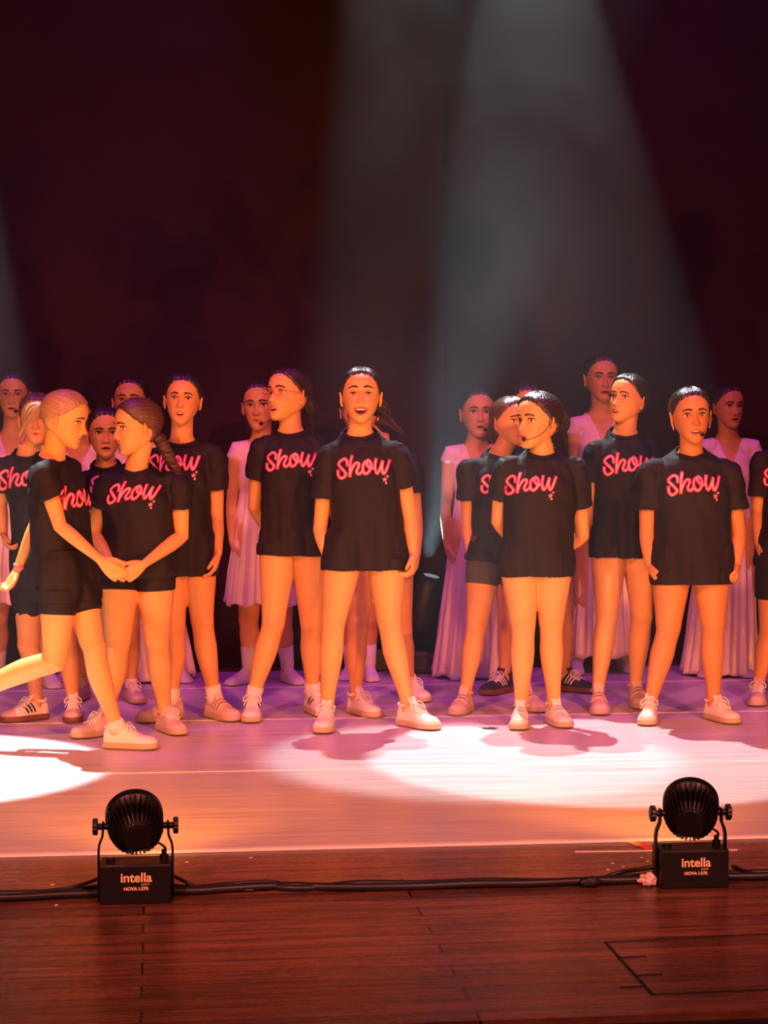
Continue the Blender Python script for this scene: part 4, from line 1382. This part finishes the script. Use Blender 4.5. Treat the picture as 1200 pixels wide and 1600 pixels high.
# ------------------------------------------------------------------ moving head on the floor upstage
def moving_head():
    base = floor_at(664, 1049); base.z = 0
    r = bpy.data.objects.new('moving_head_light', None); COL.objects.link(r); r.location = base; r.rotation_euler = (0, 0, YAW)
    thing(r, 'black moving head spotlight standing behind, between laughing girl and dress girl', 'stage light')
    m_ = mat('moving_head_plastic', (.022, .019, .021), .4)
    def part(name, mb, mm_=m_, par=None, bv=.004):
        me = mb.mesh(name); o = bpy.data.objects.new(name, me); COL.objects.link(o); me.materials.append(mm_); o.parent = par or r; sharp_smooth(o)
        if bv: bevel(o, bv, 3)
        return o
    mb = MB(); V, f = loft([ring((0, 0, z), (1, 0, 0), (0, 1, 0), a, b_, 36, .45) for z, a, b_ in ((.004, .165, .12), (.02, .175, .125), (.09, .172, .122), (.115, .15, .105))]); mb.add(V, f)
    bs = part('base', mb, bv=0)
    mb = MB(); mb.add(*box((-.02, -.126, .06), (.10, .004, .045))); part('display_panel', mb, mat('display', (.02, .02, .03), .15), bs, .001)
    mb = MB(); V, f = tube([Vector((.05, -.129, .085)), Vector((.075, -.129, .06)), Vector((.055, -.129, .035))], .002, 8); mb.add(V, f)
    part('arrow_mark', mb, mat('grey_mark', (.35, .33, .33), .5), bs, 0)
    for s in (-1, 1):
        mb = MB(); V, f = tube([Vector((s * .105, 0, .11)), Vector((s * .125, 0, .20)), Vector((s * .128, 0, .34)), Vector((s * .122, 0, .43))], [(.055, .022), (.060, .024), (.055, .024), (.035, .018)], 20, side=(0, 1, 0)); mb.add(V, f)
        part('yoke_arm', mb, bv=0)
        mb = MB(); mb.add(*box((s * .150, -.03, .39), (.012, .05, .018))); part('handle', mb)
    mb = MB(); V, f = loft([ring((0, 0, z), (1, 0, 0), (0, 1, 0), a, a, 36) for z, a in ((-.15, .03), (-.145, .06), (-.11, .078), (0, .085), (.08, .080), (.14, .074), (.15, .070), (.148, .062))]); mb.add(V, f)
    hd = part('lamp_head', mb, bv=0)
    hd.matrix_local = Matrix.Translation((0, 0, .36)) @ Matrix.Rotation(radians(12), 4, 'Y') @ Matrix.Rotation(radians(10), 4, 'X')
    mb = MB(); mb.add(*ellipsoid((0, 0, .140), (.058, .058, .012), 24, 10)); part('lens', mb, mat('lit_cool_lens', (.7, .9, 1), .1, emit=(.6, .9, 1), estr=.25), hd, 0)
moving_head()
mb = MB(); q = floor_at(592, 1049); mb.add(*box(q + Vector((0, .1, .06)), (.34, .22, .12), AX))
o = build('equipment_case', mb, m_body, None, q, smooth=False); bevel(o, .006); thing(o, 'low black equipment case on the floor behind the laughing girl', 'case')

# ------------------------------------------------------------------ stage haze
VOL = True
if VOL:
    mv = bpy.data.materials.new('stage_haze'); mv.use_nodes = True
    nt = mv.node_tree; nt.nodes.clear()
    out = nt.nodes.new('ShaderNodeOutputMaterial'); sc = nt.nodes.new('ShaderNodeVolumeScatter')
    sc.inputs['Density'].default_value = .014; sc.inputs['Anisotropy'].default_value = .55; sc.inputs['Color'].default_value = (.95, .95, .95, 1)
    tcv = nt.nodes.new('ShaderNodeTexCoord'); nzv = nt.nodes.new('ShaderNodeTexNoise'); nzv.inputs['Scale'].default_value = 1.15; nzv.inputs['Detail'].default_value = 2.5; nzv.inputs['Distortion'].default_value = .8
    mrv = nt.nodes.new('ShaderNodeMapRange'); mrv.inputs['From Min'].default_value = .33; mrv.inputs['From Max'].default_value = .67; mrv.inputs['To Min'].default_value = .006; mrv.inputs['To Max'].default_value = .034
    nt.links.new(tcv.outputs['Object'], nzv.inputs['Vector']); nt.links.new(nzv.outputs[0], mrv.inputs['Value']); nt.links.new(mrv.outputs[0], sc.inputs['Density'])
    nt.links.new(sc.outputs[0], out.inputs['Volume'])
    mb = MB(); mb.add(*sbox(-4.5, 4.5, 1.2, V_WALL - .04, .01, 5.2))
    hz_ = stage_obj('stage_haze', mb, mv); hz_['kind'] = 'stuff'; hz_['label'] = 'thin theatrical haze hanging in the air over the stage'; hz_['category'] = 'haze'

# ================================================================== THE PEOPLE
def A_(el, wr, tip, pose='relax', **k):
    def q(v, d): return (v[0], v[1], v[2] if len(v) > 2 else d)
    return dict(el=q(el, .02), wr=q(wr, -.02), tip=q(tip, -.04), pose=pose, **k)
def Lg(hip, knee, ankle, toe, yaw, **k): return dict(hip=hip, knee=knee, ankle=ankle, toe=toe, yaw=yaw, **k)
def backfoot(an):
    fw = Vector((-.35, 0, -.94)).normalized(); up = Vector((.94, 0, -.35)).normalized(); rt = fw.cross(up)
    M = Matrix.Identity(4)
    for i in range(3): M[i][0] = rt[i]; M[i][1] = fw[i]; M[i][2] = up[i]; M[i][3] = an[i] - up[i] * .08
    return M
PEOPLE = [
 dict(id='H', label='laughing girl in black printed tee, squinting, white sneakers, centre of the front row', foot_y=1143, head=(564, 574, 661, 0, 9, 0), mo=.0085, mw=.023, smile=1, eye=.42, brow=.003, skin=0,
      tie='curly', bundir=(-.25, -.85, .1), tail=(-.75, -.05, -.85), taillen=.18, hairt=.006, topknot=True,
      sh=((513, 706), (622, 704)), neck=(563, 676), hem=(891, 522, 636), wear='tee', print=(528, 608, 732),
      arms=[A_((500, 828), (511, 872), (521, 915, -.06), 'relax'), A_((641, 815), (646, 868), (641, 910, -.07), 'loose')], sl=(.60, .52),
      legs=[Lg(540, (521, 975), 510, 1146, -6), Lg(602, (608, 975), 638, 1141, 42)], shoe='white_lace', vox=.0032),
 dict(id='Q', label='girl in black printed tee with hoop earrings and headset, fists at her sides', foot_y=1132, head=(1080, 605, 693, 3, 2, 3), mo=.0038, mw=.019, eye=1.1, skin=1, mic=-1, earrings=True,
      tie='bun', sh=((1014, 733), (1140, 733)), neck=(1080, 706), hem=(913, 1028, 1139), wear='tee', print=(1045, 1125, 758), tw=1.12, am=1.18, lm=1.12, sr=1.16, hemd=.125,
      arms=[A_((1011, 835), (1015, 884), (1030, 922, -.06), 'fist'), A_((1154, 835), (1151, 884), (1148, 920, -.06), 'fist')], sl=(.62, .62), nr=.053,
      legs=[Lg(1052, (1044, 985), 1022, 1134, -14), Lg(1110, (1114, 978), 1122, 1132, 25)], shoe='white_lace', vox=.0032),
 dict(id='M', label='girl in black tee with headset, head turned left, arms behind back, white strapped shoes', foot_y=1138, head=(843, 613, 701, -48, 3, 0), mo=.0, mw=.017, skin=0, mic=-1, micz=.004, tie='pony', tail=(-.1, -.2, -1), taillen=.16, hairt=.007,
      sh=((788, 727), (901, 727)), neck=(847, 706), hem=(901, 783, 893), wear='tee', print=(792, 868, 758), slant=.12, lm=1.1, tw=1.08, am=1.08, sr=1.05,
      arms=[A_((778, 815, .07), (805, 850, .17), (830, 858, .16), 'relax', palm=Vector((0, -1, 0))), A_((910, 838, .08), (878, 862, .17), (850, 866, .16), 'relax')], sl=(.58, .58),
      legs=[Lg(812, (818, 980), 817, 1141, -8), Lg(863, (861, 978), 869, 1138, 14)], shoe='white_strap', vox=.0034),
 dict(id='C', label='girl with long brown braid in black printed tee, hands clasped in front, looking left', foot_y=1152, head=(215, 623, 712, -62, -3, 0), mo=.0, mw=.016, skin=0, hair='brown', tie='braid', bundir=(0, -.85, -.1), hairt=.008,
      braidpath=[(0.01, -.085, .075), (.02, -.115, .035), (.03, -.145, -.02), (.035, -.170, -.07), (.04, -.195, -.13), (.04, -.21, -.16)],
      sh=((168, 752), (280, 754)), neck=(213, 732), hem=(903, 166, 271), wear='tee', shorts=918, print=(169, 245, 772), slant=.28, lm=1.1, tw=1.05, am=1.08,
      arms=[A_((147, 835, .0), (174, 880, -.16), (204, 910, -.20), 'clasp', thumb=Vector((.3, 0, .9)), palm=Vector((.2, .8, 0))), A_((284, 838, .0), (224, 882, -.17), (190, 906, -.22), 'clasp', thumb=Vector((-.3, 0, .9)), palm=Vector((-.2, .8, 0)))], sl=(.52, .50),
      legs=[Lg(188, (184, 1012), 160, 1155, -48), Lg(240, (246, 1008), 253, 1150, 32)], shoe='blush_lace', vox=.0034),
 dict(id='B', label='blonde girl in black tee striding to the right in front of the group', foot_y=1172, head=(103, 610, 702, 76, -14, 0), mo=.0, mw=.016, skin=0, hair='blonde', tie='pony', bundir=(0, -.95, .25), tail=(0, -.25, -1), taillen=.16, hairt=.006, browmat=HAIR['brown'],
      sh=((67, 734), (112, 730)), neck=(84, 715), hem=(939, 62, 142), hemw=.098, hemd=.098, shw=.122, wear='tee', shorts=955, yaw=48, print=(110, 168, 782), sr=1.05,
      arms=[A_((94, 822, -.13), (158, 876, -.20), (188, 902, -.22), 'relax', thumb=Vector((.6, 0, .8)), palm=Vector((0, .8, 0))), A_((58, 815, .16), (26, 892, .14), (4, 934, .12), 'loose')], sl=(.56, .56), wristband=2,
      legs=[dict(hip=94, hdy=-.05, free=True, knee=(86, 1032), kdy=-.08, ank=(-62, 1092), ady=0.0, back=Vector((-.25, 0, .97)), mat=backfoot), Lg(112, (146, 1012), 176, 1172, 80, hdy=.05)], shoe='white_lace', sock=.08, vox=.0034),
 dict(id='A', label='girl in black printed tee at the left edge, hidden behind the striding girl, striped sneakers', foot_y=1128, head=(58, 614, 694, 5, 0, 0), skin=2, hair='brown', tie='bun', sh=((6, 726), (88, 724)), neck=(45, 706), hem=(940, 30, 112), wear='tee', shorts=955, print=(-5, 74, 750),
      arms=[A_((1, 792, .0), (6, 836), (20, 870, -.08), 'loose'), A_((96, 800, .06), (88, 850, .12), (84, 880, .1))], sl=(.66, .5),
      legs=[Lg(46, (45, 1008), 50, 1130, -52), Lg(98, (104, 1005), 108, 1130, 8)], shoe='striped_gum'),
 dict(id='D', label='girl in black tee peering out between the striding girl and the braided girl', foot_y=1098, head=(164, 636, 716, 10, 0, 0), skin=2, mo=.002, tie='bun', sh=((130, 747), (204, 747)), neck=(165, 725), hem=(900, 132, 204), wear='tee', print=(141, 210, 758), shoek=.95,
      arms=[A_((124, 820), (126, 868), (128, 900)), A_((210, 820), (208, 868), (206, 900))], legs=[Lg(146, (132, 1000), 124, 1096, -5), Lg(190, (204, 1000), 199, 1101, 25)], shoe='blush_lace', sock=.1),
 dict(id='E', label='tall girl singing in black tee, standing directly behind the braided girl', foot_y=1126, head=(285, 584, 664, 0, 6, -3), mo=.0045, mw=.015, skin=2, tie='bun', sh=((244, 710), (336, 707)), neck=(284, 687), hem=(899, 242, 328), wear='tee', print=(231, 309, 726),
      arms=[A_((230, 815), (232, 868), (238, 905)), A_((339, 812), (341, 866, -.04), (331, 904, -.07))], sl=(.55, .55),
      legs=[Lg(264, (272, 985), 264, 1130, -48), Lg(308, (316, 972), 331, 1128, 38)], shoe='blush_strap', sock=.16),
 dict(id='G', label='girl with glasses and curly ponytail in black printed tee, singing towards the left', foot_y=1128, head=(452, 574, 658, -40, 10, 4), mo=.0055, mw=.016, skin=0, glasses=True, tie='curly', bundir=(0, -.95, .15), tail=(0, -.25, -1), taillen=.17,
      sh=((407, 695), (498, 695)), neck=(454, 672), hem=(868, 407, 497), wear='tee', print=(417, 491, 721), slant=.1,
      arms=[A_((398, 792, .08), (418, 832, .17), (440, 846, .16)), A_((508, 790, .06), (496, 838, .16), (476, 850, .16))], sl=(.52, .52),
      legs=[Lg(437, (427, 975), 393, 1129, 0), Lg(482, (487, 978), 487, 1120, 22)], shoe='striped_white', sock=.14),
 dict(id='I', label='girl in black tee almost hidden behind the laughing girl, her arm showing on the right', foot_y=1120, head=(566, 608, 680, 0, 0, 0), skin=2, hair='brown', tie='curly', bundir=(-.3, -.8, .0), tail=(-1.0, -.1, -.7), taillen=.17, sh=((556, 716), (640, 712)), neck=(592, 692), hem=(885, 548, 640), wear='tee',
      arms=[A_((540, 815), (545, 865), (550, 900)), A_((651, 815), (652, 866), (648, 902))], sl=(.56, .56),
      legs=[Lg(566, (558, 985), 556, 1122, 35), Lg(616, (628, 985), 640, 1098, 28)], shoe='white_lace'),
 dict(id='L', label='girl in black tee and grey shorts, face half hidden behind the girl with headset', foot_y=1118, head=(796, 620, 696, 30, 4, 0), mo=.002, skin=2, hair='brown', tie='pony', bundir=(0, -.9, 0), tail=(0, -.1, -1), taillen=.12, sh=((731, 729), (826, 727)), neck=(783, 709), hem=(876, 742, 816), wear='tee', print=(755, 826, 756), yaw=10, shorts=910, shortm=M_GREY,
      arms=[A_((731, 822), (737, 872), (745, 912, -.05), 'flat'), A_((832, 820), (832, 868), (830, 900))], sl=(.55, .55),
      legs=[Lg(760, (745, 978), 729, 1119, -20), Lg(804, (812, 985), 822, 1114, 25)], shoe='blush_strap'),
 dict(id='N', label='girl hidden behind the front singer with headset, only hair and dark shoes showing', foot_y=1085, head=(824, 598, 674, 0, 0, 0), skin=2, tie='bun', sh=((788, 715), (862, 715)), neck=(824, 694), hem=(870, 790, 864), wear='tee',
      arms=[A_((786, 800, .05), (800, 845, .1), (815, 858, .1)), A_((866, 800, .05), (856, 845, .1), (840, 858, .1))],
      legs=[Lg(802, (796, 975), 790, 1087, -38), Lg(852, (880, 985), 886, 1084, 50)], shoe='striped_black'),
 dict(id='P', label='girl in black printed tee with lifted chin, second row, looking up to the left', foot_y=1114, head=(984, 584, 660, -40, 9, -5), mo=.004, mw=.015, skin=0, tie='bun', bundir=(0, -.95, .1), sh=((928, 702), (1022, 700)), neck=(977, 675), hem=(872, 927, 1016), wear='tee', print=(945, 1022, 727),
      arms=[A_((921, 788, .05), (932, 842, .14), (950, 858, .14)), A_((1028, 790, .05), (1020, 840, .14), (1000, 855, .14))], sl=(.56, .56),
      legs=[Lg(953, (948, 965), 939, 1117, -2), Lg(998, (1003, 962), 998, 1108, 4)], shoe='blush_strap'),
 dict(id='S', label='girl in black tee cut off by the right edge of the picture', foot_y=1102, head=(1232, 612, 686, -10, 0, 0), skin=2, tie='bun', sh=((1190, 716), (1272, 716)), neck=(1232, 696), hem=(885, 1190, 1272), wear='tee', print=(1198, 1268, 745),
      arms=[A_((1184, 800), (1184, 850), (1190, 886)), A_((1282, 800), (1282, 850), (1280, 886))], legs=[Lg(1210, (1202, 985), 1193, 1104, -15), Lg(1254, (1262, 985), 1268, 1104, 15)], shoe='blush_lace', shorts=935),
 # the girls in pale pink dresses
 dict(id='K', label='girl in long pale pink dress with headset, left of the grey-shorts girl', foot_y=1063, head=(747, 605, 683, 4, 2, 0), mo=.002, mw=.017, skin=2, mic=-1, tie='bun', sh=((704, 709), (787, 709)), neck=(745, 690), hem=(1054, 674, 786), wear='dress',
      arms=[A_((696, 796), (698, 852), (706, 890)), A_((797, 796), (796, 852), (792, 890))], legs=[Lg(726, (724, 960), 722, 1064, -10), Lg(768, (770, 960), 772, 1064, 12)], shoe='sockfoot', flare=1.0),
 dict(id='O', label='tallest girl in long pink dress with headset, standing behind the girl with lifted chin', foot_y=1055, head=(940, 552, 628, 5, 0, 0), mo=.002, skin=2, mic=-1, tie='bun', sh=((901, 664), (981, 664)), neck=(940, 641), hem=(1022, 884, 1002), wear='dress',
      arms=[A_((897, 762), (905, 832, -.03), (914, 878, -.06)), A_((987, 762), (985, 830), (978, 872))], legs=[Lg(920, (912, 940), 906, 1055, -8), Lg(962, (970, 940), 978, 1052, 12)], shoe='sockfoot', sockh=.4),
 dict(id='R', label='girl in long pink satin dress with headset behind the hoop-earring girl', foot_y=1060, head=(1137, 600, 669, 16, 0, 0), mo=.0025, skin=1, mic=-1, tie='bun', sh=((1099, 699), (1177, 699)), neck=(1138, 681), hem=(1052, 1064, 1186), wear='dress',
      arms=[A_((1094, 785), (1094, 840), (1098, 876)), A_((1182, 785), (1184, 842), (1190, 878))], legs=[Lg(1118, (1114, 955), 1108, 1060, -10), Lg(1158, (1160, 955), 1164, 1060, 12)], shoe='sockfoot'),
 dict(id='F', label='girl in knee-length pleated pink dress with headset, white socks, left of the glasses girl', foot_y=1071, head=(407, 593, 673, -8, 0, 2), skin=2, mic=-1, tie='bun', sh=((371, 703), (446, 701)), neck=(409, 684), hem=(943, 350, 468), wear='dress', folds=17,
      arms=[A_((362, 790), (363, 848), (373, 884)), A_((453, 790), (455, 848), (452, 884))], legs=[Lg(392, (389, 970), 386, 1072, -38), Lg(437, (441, 970), 447, 1071, 30)], shoe='sockfoot', sockh=.42),
 dict(id='T', label='girl with glasses and headset in pale pink dress at the far left edge', foot_y=1070, head=(20, 580, 653, 6, 0, 0), mo=.002, skin=2, mic=-1, glasses=True, tie='bun', sh=((-18, 690), (60, 690)), neck=(21, 671), hem=(942, -42, 78), wear='dress', folds=17,
      arms=[A_((-26, 780), (-26, 840), (-20, 876)), A_((66, 780), (66, 840), (62, 876))], legs=[Lg(2, (-4, 970), -10, 1072, -15), Lg(44, (58, 970), 68, 1077, 25)], shoe='sockfoot'),
 dict(id='U', label='girl in long pink dress behind the braided girl, only her upper face visible', foot_y=1066, head=(203, 588, 664, 0, 5, 0), skin=2, tie='bun', sh=((164, 692), (243, 692)), neck=(203, 674), hem=(1056, 154, 304), wear='dress',
      arms=[A_((156, 785), (156, 842), (160, 878)), A_((250, 785), (250, 842), (246, 878))], legs=[Lg(184, (182, 955), 180, 1066, -10), Lg(226, (250, 955), 270, 1068, 30)], shoe='sockfoot'),
 dict(id='V', label='girl in pink dress hidden behind the striding girl, a strip of shoulder showing', foot_y=1066, head=(122, 616, 686, 0, 0, 0), skin=2, tie='bun', sh=((88, 706), (158, 706)), neck=(123, 692), hem=(1042, 84, 160), wear='dress',
      arms=[A_((84, 790), (86, 842), (90, 876)), A_((162, 790), (160, 842), (156, 876))], legs=[Lg(106, (104, 955), 102, 1066, -10), Lg(142, (144, 955), 146, 1066, 12)], shoe='sockfoot'),
 dict(id='J', label='girl in knee-length pink dress hidden behind the laughing girl, one white sock showing', foot_y=1066, head=(556, 608, 676, 0, 0, 0), skin=2, tie='bun', sh=((522, 718), (584, 718)), neck=(554, 697), hem=(940, 522, 602), wear='dress',
      arms=[A_((524, 790), (528, 842), (532, 876)), A_((602, 790), (598, 842), (594, 876))], legs=[Lg(545, (546, 970), 547, 1064, -10), Lg(574, (575, 970), 577, 1066, 8)], shoe='sockfoot', sockh=.42),
]
for p in PEOPLE:
    make_person(p)
